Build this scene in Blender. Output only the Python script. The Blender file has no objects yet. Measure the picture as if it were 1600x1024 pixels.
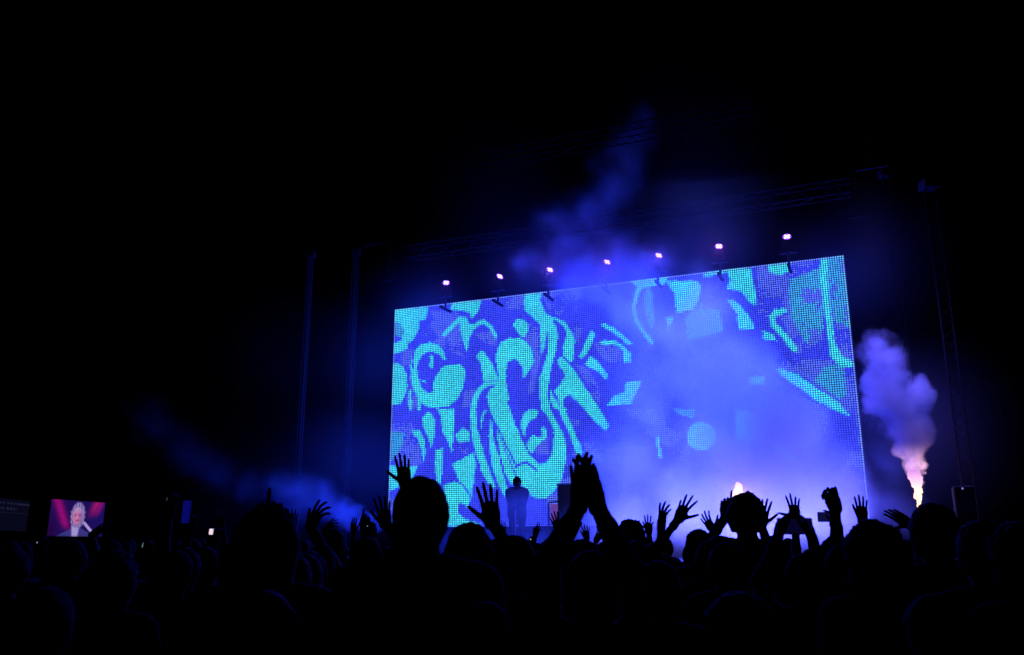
import bpy, math, random
import numpy as np
from mathutils import Vector, Matrix
random.seed(7); np.random.seed(7)
C = bpy.context.scene.collection
SC = bpy.context.scene

# ------------------------------------------------------------------ camera, world, exposure
F_PX, CX, CY, HOR = 1330.0, 800.0, 512.0, 848.0          # focal length in pixels of a 1600 px wide picture
PITCH = math.atan((HOR - CY) / F_PX)
CAM = np.array([0.0, 0.0, 1.65])
cd = bpy.data.cameras.new('camera'); cam = bpy.data.objects.new('camera', cd); C.objects.link(cam)
cam.location = CAM; cam.rotation_euler = (math.pi / 2 + PITCH, 0, 0)
cd.sensor_width = 36; cd.lens = 36 * F_PX / 1600; cd.clip_start = 0.05; cd.clip_end = 900
cd.dof.use_dof = True; cd.dof.focus_distance = 19.0; cd.dof.aperture_fstop = 4.0
SC.camera = cam
w = bpy.data.worlds.new('World'); SC.world = w; w.use_nodes = True
w.node_tree.nodes['Background'].inputs[0].default_value = (0.01, 0.01, 0.05, 1)
w.node_tree.nodes['Background'].inputs[1].default_value = 0.0003
SC.view_settings.view_transform = 'Standard'; SC.view_settings.look = 'None'
SC.view_settings.exposure = 0; SC.view_settings.gamma = 1
SC.render.engine = 'CYCLES'
SC.cycles.use_denoising = True; SC.cycles.denoiser = 'OPENIMAGEDENOISE'
SC.cycles.max_bounces = 4; SC.cycles.volume_bounces = 1; SC.cycles.volume_step_rate = 1.0
SC.cycles.volume_max_steps = 96; SC.cycles.sample_clamp_indirect = 3
SC.cycles.use_adaptive_sampling = False

cp, sp = math.cos(PITCH), math.sin(PITCH)
RGT = np.array([1., 0, 0]); FWD = np.array([0, cp, sp]); UPV = np.array([0, -sp, cp])
def ray(px, py):
    return RGT * (px - CX) / F_PX - UPV * (py - CY) / F_PX + FWD
def at(px, py, Y):
    """the point of the place seen at that picture position, at ground distance Y"""
    r = ray(px, py); return CAM + r * (Y / r[1])
def proj(P):
    q = np.asarray(P, float) - CAM
    x, y, z = q @ RGT, q @ UPV, q @ FWD
    return CX + F_PX * x / z, CY - F_PX * y / z

# ------------------------------------------------------------------ the stage frame: u along the LED wall, v towards the audience
def wall_from(TL, TR, YL):
    a = at(TL[0], TL[1], YL); r = ray(*TR); b = CAM + r * ((a[2] - CAM[2]) / r[2]); return a, b
WL, WR = wall_from((618, 484.5), (1318.4, 399.5), 24.0)
SW = float(np.hypot(*(WR - WL)[:2])); UD = (WR - WL) / SW; UD[2] = 0
ND = np.array([UD[1], -UD[0], 0.]) ;
if ND[1] > 0: ND = -ND
ZT = float(WL[2]); ZB = float(at(608, 824.6, 24.0)[2]); SH = ZT - ZB
def S(u, v, z): return np.array([WL[0], WL[1], 0]) + UD * u + ND * v + np.array([0, 0, z])
def hit(px, py, v):
    """where the line of sight meets the plane v metres in front of the wall: u, z, ground distance"""
    r = ray(px, py); o = np.array([WL[0], WL[1], 0]) + ND * v
    t = ((o - CAM) @ ND) / (r @ ND); P = CAM + r * t
    return float((P - o) @ UD), float(P[2]), P
YAW_S = math.atan2(UD[1], UD[0])
DECK = 1.32

# the light the LED wall throws
def area(name, loc, rot, sx, sy, col, power):
    l = bpy.data.lights.new(name, 'AREA'); l.shape = 'RECTANGLE'; l.size = sx; l.size_y = sy
    l.color = col; l.energy = power; o = bpy.data.objects.new(name, l); C.objects.link(o)
    o.location = loc; o.rotation_euler = rot; return o
wl = area('wall_light', S(SW / 2, 0.06, (ZT + ZB) / 2), (0, 0, 0), SW * .98, SH * .98, (0.009, 0.022, 1.0), 2400)
wl.rotation_euler = Vector(ND).to_track_quat('-Z', 'Y').to_euler()

# ------------------------------------------------------------------ materials
def new_mat(name):
    m = bpy.data.materials.new(name); m.use_nodes = True; return m, m.node_tree
def pbr(name, col, rough=.7, metal=0., var=.25, scale=8., spec=.3):
    m, t = new_mat(name); b = t.nodes['Principled BSDF']
    n = t.nodes.new('ShaderNodeTexNoise'); n.inputs['Scale'].default_value = scale; n.inputs['Detail'].default_value = 4
    tc = t.nodes.new('ShaderNodeTexCoord'); t.links.new(tc.outputs['Object'], n.inputs['Vector'])
    r = t.nodes.new('ShaderNodeValToRGB')
    r.color_ramp.elements[0].color = [c * (1 - var) for c in col] + [1]
    r.color_ramp.elements[1].color = [min(1, c * (1 + var)) for c in col] + [1]
    t.links.new(n.outputs['Fac'], r.inputs[0]); t.links.new(r.outputs[0], b.inputs['Base Color'])
    b.inputs['Roughness'].default_value = rough; b.inputs['Metallic'].default_value = metal
    b.inputs['Specular IOR Level'].default_value = spec
    return m
def emit(name, col, st):
    m, t = new_mat(name); t.nodes.clear()
    e = t.nodes.new('ShaderNodeEmission'); o = t.nodes.new('ShaderNodeOutputMaterial')
    e.inputs[0].default_value = (*col, 1); e.inputs[1].default_value = st
    t.links.new(e.outputs[0], o.inputs[0]); m.cycles.emission_sampling = 'NONE'; return m
M = dict(
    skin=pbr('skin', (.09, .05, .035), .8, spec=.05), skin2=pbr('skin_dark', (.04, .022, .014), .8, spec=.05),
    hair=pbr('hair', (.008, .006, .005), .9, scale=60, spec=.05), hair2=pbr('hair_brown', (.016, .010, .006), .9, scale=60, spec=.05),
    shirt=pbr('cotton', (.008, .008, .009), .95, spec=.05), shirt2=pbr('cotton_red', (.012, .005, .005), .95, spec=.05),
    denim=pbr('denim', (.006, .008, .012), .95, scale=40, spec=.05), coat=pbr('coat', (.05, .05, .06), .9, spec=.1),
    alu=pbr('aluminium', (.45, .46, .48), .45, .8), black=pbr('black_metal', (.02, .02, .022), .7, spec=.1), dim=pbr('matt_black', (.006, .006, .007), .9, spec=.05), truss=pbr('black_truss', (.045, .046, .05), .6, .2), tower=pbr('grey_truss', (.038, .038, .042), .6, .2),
    deck=pbr('deck', (.03, .03, .032), .7, scale=3), cloth=pbr('drape', (.012, .012, .013), .95, scale=3, spec=.05),
    ground=pbr('asphalt', (.035, .034, .033), .95, scale=2, spec=.05), case=pbr('case', (.012, .012, .015), .8, spec=.05),
    plastic=pbr('plastic', (.02, .02, .022), .6), concrete=pbr('concrete', (.2, .2, .2), .9))

# ------------------------------------------------------------------ mesh helpers
def obj(name, V, Fc, mat, parent=None, smooth=False):
    me = bpy.data.meshes.new(name); me.from_pydata([tuple(map(float, v)) for v in V], [], [tuple(map(int, f)) for f in Fc])
    me.materials.append(mat); me.update()
    if smooth: me.polygons.foreach_set('use_smooth', [True] * len(me.polygons))
    o = bpy.data.objects.new(name, me); C.objects.link(o); o.parent = parent; return o
def tag(o, label=None, cat=None, group=None, kind=None):
    for k, v in (('label', label), ('category', cat), ('group', group), ('kind', kind)):
        if v: o[k] = v
    return o
def thing(name, loc, rz=0, label=None, cat=None, group=None, kind=None):
    o = bpy.data.objects.new(name, None); C.objects.link(o); o.location = Vector(loc); o.rotation_euler = (0, 0, rz)
    o.empty_display_size = .1
    return tag(o, label, cat, group, kind)
def copy_tree(o, parent=None):
    c = o.copy(); C.objects.link(c)
    if parent: c.parent = parent
    for ch in list(o.children): copy_tree(ch, c)
    return c
class MB:
    def __init__(s): s.V = []; s.F = []
    def box(s, a, b, bev=0.0):
        x0, y0, z0 = a; x1, y1, z1 = b; n = len(s.V)
        if bev <= 0:
            s.V += [(x0, y0, z0), (x1, y0, z0), (x1, y1, z0), (x0, y1, z0), (x0, y0, z1), (x1, y0, z1), (x1, y1, z1), (x0, y1, z1)]
            s.F += [tuple(n + i for i in f) for f in ((0, 3, 2, 1), (4, 5, 6, 7), (0, 1, 5, 4), (1, 2, 6, 5), (2, 3, 7, 6), (3, 0, 4, 7))]
        else:
            rings = []
            for z, i in ((z0, bev), (z0 + bev, 0), (z1 - bev, 0), (z1, bev)):
                r = []
                for (x, y, sx, sy) in ((x0, y0, 1, 1), (x1, y0, -1, 1), (x1, y1, -1, -1), (x0, y1, 1, -1)):
                    for q in ((0, bev), (bev, 0)) if sx * sy > 0 else ((bev, 0), (0, bev)):
                        r.append((x + sx * (q[0] + i), y + sy * (q[1] + i), z))
                rings.append(r)
            for r in rings: s.V += r
            for k in range(3):
                for i in range(8):
                    j = (i + 1) % 8; s.F.append((n + k * 8 + i, n + k * 8 + j, n + k * 8 + 8 + j, n + k * 8 + 8 + i))
            s.F.append(tuple(n + 7 - i for i in range(8))); s.F.append(tuple(n + 24 + i for i in range(8)))
        return s
    def tube(s, a, b, r, seg=8, r2=None, cap=True):
        a, b = Vector(a), Vector(b); d = (b - a).normalized(); r2 = r if r2 is None else r2
        x = d.orthogonal().normalized(); y = d.cross(x); n = len(s.V)
        for p, q in ((a, r), (b, r2)):
            for i in range(seg):
                t = 2 * math.pi * i / seg; s.V.append(tuple(p + x * math.cos(t) * q + y * math.sin(t) * q))
        for i in range(seg):
            j = (i + 1) % seg; s.F.append((n + i, n + j, n + seg + j, n + seg + i))
        if cap: s.F.append(tuple(n + seg - 1 - i for i in range(seg))); s.F.append(tuple(n + seg + i for i in range(seg)))
        return s
    def path(s, pts, r, seg=8):
        for a, b in zip(pts, pts[1:]): s.tube(a, b, r, seg)
        return s
    def build(s, name, mat, parent=None, smooth=False): return obj(name, s.V, s.F, mat, parent, smooth)

def surface_nets(f, lo, hi, h):
    lo = np.array(lo, np.float32); n = np.ceil((np.array(hi) - lo) / h).astype(int) + 1
    g = np.stack(np.meshgrid(*[lo[i] + h * np.arange(n[i], dtype=np.float32) for i in range(3)], indexing='ij'), -1)
    v = f(g.reshape(-1, 3)).reshape(n).astype(np.float32)
    for ax in range(3):
        sl = [slice(None)] * 3; sl[ax] = 0; v[tuple(sl)] = np.maximum(v[tuple(sl)], h * .5); sl[ax] = -1; v[tuple(sl)] = np.maximum(v[tuple(sl)], h * .5)
    cn = n - 1; acc = np.zeros((*cn, 3), np.float32); cnt = np.zeros(cn, np.float32); cross = []
    for ax in range(3):
        a = [slice(None)] * 3; b = [slice(None)] * 3; a[ax] = slice(0, -1); b[ax] = slice(1, None)
        va, vb = v[tuple(a)], v[tuple(b)]
        I = np.argwhere((va < 0) != (vb < 0))
        if not len(I): continue
        xa, xb = va[tuple(I.T)], vb[tuple(I.T)]
        P = I.astype(np.float32); P[:, ax] += xa / (xa - xb)
        o1, o2 = [i for i in range(3) if i != ax]
        for d1 in (0, 1):
            for d2 in (0, 1):
                J = I.copy(); J[:, o1] -= d1; J[:, o2] -= d2
                ok = ((J >= 0) & (J < cn)).all(1)
                np.add.at(acc, tuple(J[ok].T), P[ok]); np.add.at(cnt, tuple(J[ok].T), 1)
        cross.append((ax, o1, o2, I, xa < 0))
    act = cnt > 0; idx = np.full(cn, -1, np.int64); idx[act] = np.arange(act.sum())
    V = acc[act] / cnt[act][:, None] * h + lo
    Fs = []
    for ax, o1, o2, I, neg in cross:
        q = []
        for d1, d2 in ((0, 0), (1, 0), (1, 1), (0, 1)):
            J = I.copy(); J[:, o1] -= d1; J[:, o2] -= d2; q.append(J)
        ok = np.ones(len(I), bool)
        for J in q: ok &= ((J >= 0) & (J < cn)).all(1)
        Q = np.stack([idx[tuple(J[ok].T)] for J in q], 1); fl = neg[ok] ^ (ax == 1)
        Q[~fl] = Q[~fl][:, ::-1]; Fs.append(Q)
    return V, np.concatenate(Fs) if Fs else np.zeros((0, 4), int)
def net_obj(name, parts, mat, parent=None):
    """parts: list of (V, F) joined into one mesh"""
    Vs, Fs, n = [], [], 0
    for V, Fq in parts: Vs.append(V); Fs.append(Fq + n); n += len(V)
    V = np.concatenate(Vs).astype(np.float32); Fq = np.concatenate(Fs).astype(np.int32)
    me = bpy.data.meshes.new(name); me.vertices.add(len(V)); me.vertices.foreach_set('co', V.ravel())
    me.loops.add(Fq.size); me.loops.foreach_set('vertex_index', Fq.ravel())
    me.polygons.add(len(Fq)); me.polygons.foreach_set('loop_start', np.arange(0, Fq.size, 4, dtype=np.int32))
    me.update(calc_edges=True); me.polygons.foreach_set('use_smooth', np.ones(len(Fq), bool)); me.materials.append(mat)
    o = bpy.data.objects.new(name, me); C.objects.link(o); o.parent = parent; return o

# signed distance pieces
def cap(p, a, b, r1, r2):
    a = np.asarray(a, np.float32); b = np.asarray(b, np.float32); d = b - a; L = float(d @ d) + 1e-9
    t = np.clip((p - a) @ d / L, 0, 1)
    return np.linalg.norm(p - a - t[:, None] * d, axis=1) - (r1 + t * (r2 - r1))
def ell(p, c, r):
    q = (p - np.asarray(c, np.float32)) / np.asarray(r, np.float32); k = np.linalg.norm(q, axis=1)
    return (k - 1) * min(r)
def smin(a, b, k):
    h = np.maximum(k - np.abs(a - b), 0) / k; return np.minimum(a, b) - h * h * k * .25

# ------------------------------------------------------------------ ground, stage
gr = obj('ground', [(-400, -60, 0), (400, -60, 0), (400, 600, 0), (-400, 600, 0)], [(0, 1, 2, 3)], M['ground']); tag(gr, kind='structure')
def sbox(mb, u0, u1, v0, v1, z0, z1):
    n = len(mb.V)
    for z in (z0, z1):
        for u, v in ((u0, v0), (u1, v0), (u1, v1), (u0, v1)): mb.V.append(tuple(S(u, v, z)))
    mb.F += [tuple(n + i for i in f) for f in ((0, 1, 2, 3), (7, 6, 5, 4), (4, 5, 1, 0), (5, 6, 2, 1), (6, 7, 3, 2), (7, 4, 0, 3))]
    return mb
st = thing('concert_stage', (0, 0, 0), 0, 'black concert stage with a raised deck under the big blue screen', 'stage')
sbox(MB(), -3.6, SW + 3.6, -1.6, 5.2, 1.2, DECK).build('deck', M['deck'], st)
sbox(MB(), -3.5, SW + 3.5, -1.5, 5.1, 0, 1.197).build('skirt', M['cloth'], st)
sbox(MB(), -.3, SW + .3, -.9, .45, DECK + .003, ZB - .06).build('screen_riser', M['cloth'], st)

# ------------------------------------------------------------------ LED wall artwork (flat pictures shown by the wall)
T = dict(A=(600, 440, 5.12), B=(600, 640, 4.6533), C=(860, 440, 5.12), D=(860, 640, 4.6533), E=(1100, 380, 5.12), F=(1100, 560, 5.12), H=(700, 560, 6.4), P=(0, 0, 1))
CY_, TE_, LI_, BL_ = 3, 2, 1, 0
shapes = [
 (LI_, 'A', [(150,560),(245,540),(240,700),(250,850),(300,1010),(200,1020),(150,800)]),
 (LI_, 'A', [(640,880),(740,860),(690,1000),(630,1020)]), (LI_, 'A', [(1130,330),(1280,380),(1260,600),(1200,900),(1150,900),(1190,700),(1200,560),(1130,460)]),
 (LI_, 'A', [(380,240),(600,250),(640,600),(520,560),(430,500),(300,470),(380,330)]), (LI_, 'A', [(720,420),(900,400),(900,520),(820,500)]),
 (LI_, 'A', [(840,150),(1120,110),(1120,240),(940,210)]), (LI_, 'A', [(1260,90),(1536,50),(1536,180),(1400,280),(1330,260)]),
 (LI_, 'B', [(60,100),(200,100),(250,200),(280,400),(200,420),(60,360)]), (LI_, 'B', [(560,140),(640,260),(600,330),(540,300)]),
 (LI_, 'B', [(1200,500),(1396,300),(1396,560),(1240,720),(1190,700)]), (LI_, 'B', [(1090,230),(1190,190),(1200,330),(1110,320)]), (LI_, 'B', [(40,640),(80,640),(80,740),(40,740)]),
 (LI_, 'D', [(160,70),(215,60),(215,115),(180,120)]), (LI_, 'D', [(250,240),(380,240),(375,390),(250,360)]), (LI_, 'D', [(80,520),(120,380),(200,340),(215,560),(90,560)]),
 (LI_, 'C', [(190,370),(260,370),(230,500),(200,450)]), (LI_, 'C', [(200,660),(290,690),(400,860),(400,1000),(330,880)]),
 (LI_, 'C', [(100,80),(240,60),(230,240),(190,230)]), (LI_, 'C', [(350,500),(430,480),(600,560),(560,680),(420,620)]),
 (LI_, 'D', [(560,0),(840,0),(840,130),(1000,180),(1040,340),(960,360),(900,310),(730,190),(620,120)]), (LI_, 'D', [(1190,110),(1290,130),(1230,240),(1210,350),(1150,340)]),
 (LI_, 'E', [(430,200),(930,150),(940,800),(740,900),(700,850),(640,640),(450,640),(420,430)]), (LI_, 'E', [(930,130),(1120,100),(1210,1000),(1040,930)]),
 (LI_, 'E', [(600,920),(1210,980),(1220,1024),(600,1000)]), (LI_, 'F', [(510,0),(1200,20),(1230,260),(1170,450),(1000,300),(760,120),(540,80)]),
 (LI_, 'F', [(760,300),(1000,400),(1000,520),(920,680),(760,750),(680,680),(770,560)]), (LI_, 'F', [(1180,740),(1270,760),(1310,1024),(1130,1024),(1100,900)]),
 (LI_, 'F', [(180,180),(500,130),(500,280),(300,270),(280,480),(200,470)]), (LI_, 'F', [(1200,340),(1230,300),(1300,1024),(1260,800)]),
 (TE_, 'E', [(690,300),(930,200),(950,450),(960,600),(950,780),(820,810),(700,600),(680,400)]), (TE_, 'E', [(985,125),(1115,105),(1180,680),(1060,700),(1010,400)]),
 (TE_, 'C', [(790,0),(815,100),(835,300),(825,400),(780,320),(750,200),(760,60)]), (TE_, 'C', [(1200,180),(1360,240),(1380,400),(1100,480),(1080,300)]),
 (TE_, 'F', [(960,80),(1130,20),(1140,300),(1080,330),(880,180)]), (TE_, 'D', [(890,0),(1060,0),(1040,70),(950,40)]), (TE_, 'P', [(1150,640),(1195,650),(1190,690),(1150,690)]),
 (TE_, 'A', [(92,340),(180,360),(200,470),(90,430)]),
 (CY_, 'A', [(92,228),(360,200),(350,260),(340,310),(285,320),(280,400),(240,460),(200,500),(195,540),(130,570),(80,590),(78,500),(150,470),(170,380),(130,340),(88,330)]),
 (CY_, 'A', [(70,660),(120,655),(160,690),(190,760),(190,850),(165,930),(140,980),(60,985)]),
 (CY_, 'A', [(500,625),(488,570),(440,515),(370,490),(300,505),(255,550),(225,610),(215,680),(222,780),(245,870),(290,960),(340,1000),(430,1018),(520,1000),(590,940),(640,850),(655,750),(650,700),(610,665),(560,668),(500,675),(455,700),(425,750),(400,810),(400,870),(385,900),(350,895),(310,860),(280,780),(270,700),(280,640),(310,590),(360,565),(420,570),(460,600),(490,635)]),
 (CY_, 'A', [(375,590),(402,600),(402,695),(372,690)]), (CY_, 'A', [(290,788),(342,795),(330,812)]),
 (CY_, 'A', [(530,215),(560,170),(780,150),(775,200),(750,250),(715,298),(700,290),(695,255),(640,235),(560,235)]),
 (CY_, 'A', [(465,430),(600,285),(655,285),(690,345),(720,345),(780,310),(810,310),(860,350),(900,410),(905,460),(890,470),(880,430),(850,380),(800,340),(770,350),(720,400),(690,440),(680,500),(670,568),(655,530),(620,410),(612,325),(490,448)]),
 (CY_, 'A', [(1035,345),(1070,300),(1110,310),(1150,330),(1160,400),(1130,445),(1095,440),(1065,390)]),
 (CY_, 'P', [(821.7,460),(846,458),(844,471),(852,487),(862,497),(869.5,512),(872.5,528),(869.5,549),(862,573),(858,596),(856,616),(861,640),(870,660),(880,678),(886,697),(885.5,715),(879.4,747),(866.5,769),(853.6,778.6),(836,778.6),(827.8,773),(821,767),(815,756),(807,741),(798,719),(782,683),(768,647),(763,630),(762,620),(767,609),(779,601),(780,590),(778,575),(776,558),(778,546),(786,534),(797,529),(811,528),(825,536),(832,549),(834,565),(830,577),(819,592),(817,585),(817,575),(811,565),(803,562),(795,565),(791.5,573),(791.5,596),(793.5,612),(798,624),(793.5,629),(802,654),(812.5,679),(815,687),(828,711),(843,726),(854,724),(862,711),(866.5,692),(866.5,672),(858,653),(847,640),(844,616),(844,592),(852,567),(857,549),(858,534),(854,522),(844,508),(834,497),(821.7,487),(819,475)]),
 (CY_, 'A', [(1250,340),(1300,420),(1295,520),(1260,590),(1258,500)]),
 (CY_, 'C', [(10,290),(70,300),(120,330),(160,390),(195,450),(195,560),(180,650),(160,650),(105,590),(105,520),(130,450),(130,400),(100,350),(60,315),(10,310)]),
 (CY_, 'A', [(745,600),(780,552),(810,575),(870,660),(915,770),(912,798),(800,808),(790,720),(770,640)]),
 (CY_, 'H', [(510,235),(370,250),(300,310),(250,400),(225,550),(235,700),(260,850),(305,1010),(340,1120),(400,1240),(450,1300),(480,1290),(440,1180),(385,1024),(340,870),(300,720),(285,560),(295,430),(340,340),(400,280),(510,258)]),
 (CY_, 'B', [(785,50),(770,150),(770,280),(790,420),(840,560),(880,640),(905,590),(870,480),(840,330),(820,300),(800,200)]),
 (CY_, 'B', [(820,150),(880,290),(930,420),(960,480),(935,550),(890,480),(850,330)]), (CY_, 'H', [(340,750),(335,620),(355,540),(395,520),(370,570),(350,650)]),
 (CY_, 'H', [(740,620),(760,560),(810,520),(880,515),(915,530),(900,580),(830,620),(795,670),(780,740),(770,790),(745,720)]),
 (CY_, 'H', [(790,850),(860,765),(900,800),(950,790),(940,690),(970,690),(1000,740),(980,800),(900,870),(850,950),(810,920)]),
 (CY_, 'B', [(400,0),(515,0),(515,120),(500,310),(470,240),(430,160),(420,60)]), (CY_, 'B', [(320,20),(350,30),(375,80),(375,180),(345,280),(330,220),(290,120),(285,60)]),
 (CY_, 'B', [(205,155),(270,155),(300,220),(305,320),(290,395),(280,300),(250,220)]), (CY_, 'B', [(385,290),(435,285),(430,420),(415,540),(385,520),(375,400)]),
 (TE_, 'B', [(50,160),(150,170),(140,260),(100,330),(50,380)]), (CY_, 'B', [(40,400),(130,420),(250,410),(210,500),(130,560),(40,600)]), (CY_, 'B', [(525,190),(580,135),(625,170),(630,230),(540,240)]),
 (CY_, 'B', [(500,400),(590,350),(660,310),(670,400),(655,520),(640,640),(625,600),(600,570),(550,520),(520,440)]),
 (CY_, 'B', [(440,550),(520,525),(570,550),(620,620),(630,660),(620,720),(580,690),(550,670),(545,760),(600,800),(720,840),(470,850),(450,620)]),
 (CY_, 'D', [(65,0),(110,0),(160,120),(240,310),(215,350),(190,320),(150,200),(90,60)]), (CY_, 'C', [(0,860),(40,940),(90,1024),(40,1024),(0,950)]),
 (CY_, 'P', [(871.7,563),(877.6,557),(885,565),(901,582.6),(911,600),(924.5,620),(938,639),(946,655),(952.4,666),(948,673),(939.5,668),(924.5,653),(914.7,640),(899,625.5),(891,616),(881.5,623.6),(871.7,620),(866.8,610),(875.6,602),(883,590),(881.5,579),(873.7,571)]),
 (CY_, 'C', [(60,930),(110,900),(110,1010),(150,1024),(90,1024)]),
 (CY_, 'C', [(235,605),(330,390),(365,430),(290,590),(250,615)]), (CY_, 'C', [(280,660),(320,600),(380,640),(465,750),(445,785),(380,720),(310,690)]),
 (CY_, 'C', [(930,0),(1180,0),(1210,60),(1190,150),(1150,230),(1010,250),(1000,100)]), (CY_, 'C', [(610,800),(730,800),(690,900),(650,980),(450,1000),(510,920),(600,880)]),
 (CY_, 'C', [(930,290),(990,290),(950,400)]), (CY_, 'C', [(580,560),(650,570),(645,650),(590,650)]),
 (CY_, 'E', [(0,240),(200,215),(370,200),(420,430),(410,500),(370,480),(300,390),(180,370),(210,300),(190,240),(0,275)]), (CY_, 'E', [(510,180),(700,160),(690,230),(600,260),(530,240)]),
 (CY_, 'E', [(930,130),(985,125),(1000,400),(1020,600),(1050,800),(1100,900),(1190,950),(1210,1000),(1100,990),(1020,920),(990,750),(960,500),(930,300)]),
 (CY_, 'E', [(180,450),(240,465),(310,520),(380,620),(400,690),(280,690),(260,560)]), (CY_, 'E', [(470,700),(560,740),(580,780),(480,780)]),
 (CY_, 'F', [(580,95),(620,85),(760,140),(900,240),(1080,360),(1170,470),(1080,430),(900,340),(740,220),(620,140)]), (CY_, 'F', [(500,660),(640,720),(730,820),(650,790),(540,700)]),
 (CY_, 'F', [(360,150),(490,140),(490,210),(370,210)]), (CY_, 'P', [(985,440),(1045,430),(1040,445),(1000,452)]),
]
strokes = [  # colour class, tile, polyline, width in picture pixels
 (BL_, 'B', [(960,420),(990,400),(1040,382),(1110,440)], 4), (BL_, 'H', [(440,575),(520,730),(600,900),(680,1060)], 3), (BL_, 'A', [(250,540),(235,620),(235,700)], 2.5),
 (BL_, 'A', [(1310,400),(1320,460),(1300,560)], 2.5), (CY_, 'C', [(430,350),(520,400),(640,500)], 6), (CY_, 'C', [(420,490),(520,492),(590,540),(625,600)], 6),
 (CY_, 'C', [(770,10),(700,80),(668,200),(690,310),(745,400),(815,495)], 6), (CY_, 'E', [(640,545),(580,555),(545,600),(560,660),(640,740),(725,850)], 9),
 (CY_, 'D', [(780,210),(790,270),(805,350)], 5), (LI_, 'D', [(590,270),(680,300)], 9), (CY_, 'A', [(215,880),(215,1020)], 4), (CY_, 'A', [(285,960),(290,1020)], 5)]
def px_of(t, pts):
    x, y, s = T[t]; return np.array([(x + a / s, y + b / s) for a, b in pts])
def inside(P, poly):
    x, y = P[:, 0], P[:, 1]; r = np.zeros(len(P), bool); n = len(poly)
    for i in range(n):
        x0, y0 = poly[i]; x1, y1 = poly[(i + 1) % n]
        if y0 == y1: continue
        r ^= ((y0 > y) != (y1 > y)) & (x < (x1 - x0) * (y - y0) / (y1 - y0) + x0)
    return r
def near(P, line, wd):
    r = np.zeros(len(P), bool)
    for a, b in zip(line, line[1:]):
        d = b - a; t = np.clip(((P - a) @ d) / (d @ d), 0, 1); r |= np.linalg.norm(P - a - t[:, None] * d, axis=1) < wd / 2
    return r
def circ(c, r): return [(c[0] + r * math.cos(a), c[1] + r * math.sin(a)) for a in np.linspace(0, 2 * math.pi, 24, endpoint=False)]
NU, NV = 232, 117
uu, vv = np.meshgrid((np.arange(NU) + .5) / NU * SW, ZB + (np.arange(NV) + .5) / NV * SH)
PW = np.array([WL[0], WL[1], 0]) + uu.reshape(-1, 1) * UD + vv.reshape(-1, 1) * np.array([0, 0, 1.])
def lowfreq(n, m, k):
    r = np.random.rand(m // k + 2, n // k + 2); yi = np.arange(m) / k; xi = np.arange(n) / k
    y0 = yi.astype(int); x0 = xi.astype(int); fy = (yi - y0)[:, None]; fx = (xi - x0)[None]
    return (r[y0][:, x0] * (1 - fy) * (1 - fx) + r[y0 + 1][:, x0] * fy * (1 - fx) + r[y0][:, x0 + 1] * (1 - fy) * fx + r[y0 + 1][:, x0 + 1] * fy * fx).ravel()
pal = np.array([[.030, .045, .80, .42], [.065, .11, .92, .18], [.035, .27, .66, .20], [.040, .53, .76, .28]])
LAY = [(c, px_of(t, pts), 0) for c, t, pts in shapes] + [(CY_, px_of('D', circ((1100, 195), 105)), 0)] + [(c, px_of(t, pts), wd) for c, t, pts, wd in strokes]
acc = np.zeros((NU * NV, 4)); JIT = np.stack([lowfreq(NU, NV, 2), lowfreq(NU, NV, 2)], 1) * 1.7 - .85; DI = .6 * lowfreq(NU, NV, 9) + .4 * lowfreq(NU, NV, 4) + .25 * (np.random.rand(NU * NV) - .5)
for du, dv in ((-.25, -.25), (.25, -.25), (-.25, .25), (.25, .25)):
    PX = np.stack(proj(PW + UD * du * SW / NU + np.array([0, 0, dv * SH / NV])), 1); PX = PX + JIT; cls = np.zeros(len(PX), int)
    for c, pp, wd in LAY:
        lo_, hi_ = pp.min(0) - wd, pp.max(0) + wd; k = np.where(((PX > lo_) & (PX < hi_)).all(1))[0]
        if len(k): cls[k[near(PX[k], pp, wd) if wd else inside(PX[k], pp)]] = c
    cls[(cls == LI_) & (DI < .42)] = BL_; cls[(cls == TE_) & (DI < .34)] = LI_; acc += pal[cls] / 4
COL = acc[:, :3] * (.84 + .2 * lowfreq(NU, NV, 7) + .34 * np.random.rand(len(acc)) - .08)[:, None]; ALP = acc[:, 3] * (.8 + .4 * lowfreq(NU, NV, 5))
ed = (uu.ravel() < SW / NU) | (uu.ravel() > SW - SW / NU) | (vv.ravel() > ZT - SH / NV)
COL[ed] = COL[ed] * .7 + np.array([.07, .12, .20]); ALP[ed] = .05; COLA = np.concatenate([COL, ALP[:, None]], 1)

def picture_mat(name, base, dot, dark, gain):
    """emission from the per-cell colours, with a round diode in every cell"""
    m, t = new_mat(name); t.nodes.clear(); N = t.nodes.new; L = t.links.new
    o = N('ShaderNodeOutputMaterial'); e = N('ShaderNodeEmission'); a = N('ShaderNodeAttribute'); a.attribute_name = 'col'
    uv = N('ShaderNodeUVMap'); fr = N('ShaderNodeVectorMath'); fr.operation = 'FRACTION'
    ds = N('ShaderNodeVectorMath'); ds.operation = 'DISTANCE'; ds.inputs[1].default_value = (.5, .5, 0)
    mr = N('ShaderNodeMapRange'); mr.interpolation_type = 'SMOOTHSTEP'
    mr.inputs['From Min'].default_value = dot + .1; mr.inputs['From Max'].default_value = dot - .1
    mr.inputs['To Min'].default_value = dark or 0; mr.inputs['To Max'].default_value = gain
    L(uv.outputs[0], fr.inputs[0]); L(fr.outputs[0], ds.inputs[0]); L(ds.outputs['Value'], mr.inputs['Value'])
    mr.clamp = True
    if dark is None: L(a.outputs['Alpha'], mr.inputs['To Min'])
    L(mr.outputs[0], e.inputs[1]); L(a.outputs['Color'], e.inputs[0]); L(e.outputs[0], o.inputs[0])
    m.cycles.emission_sampling = 'NONE'; return m
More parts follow.
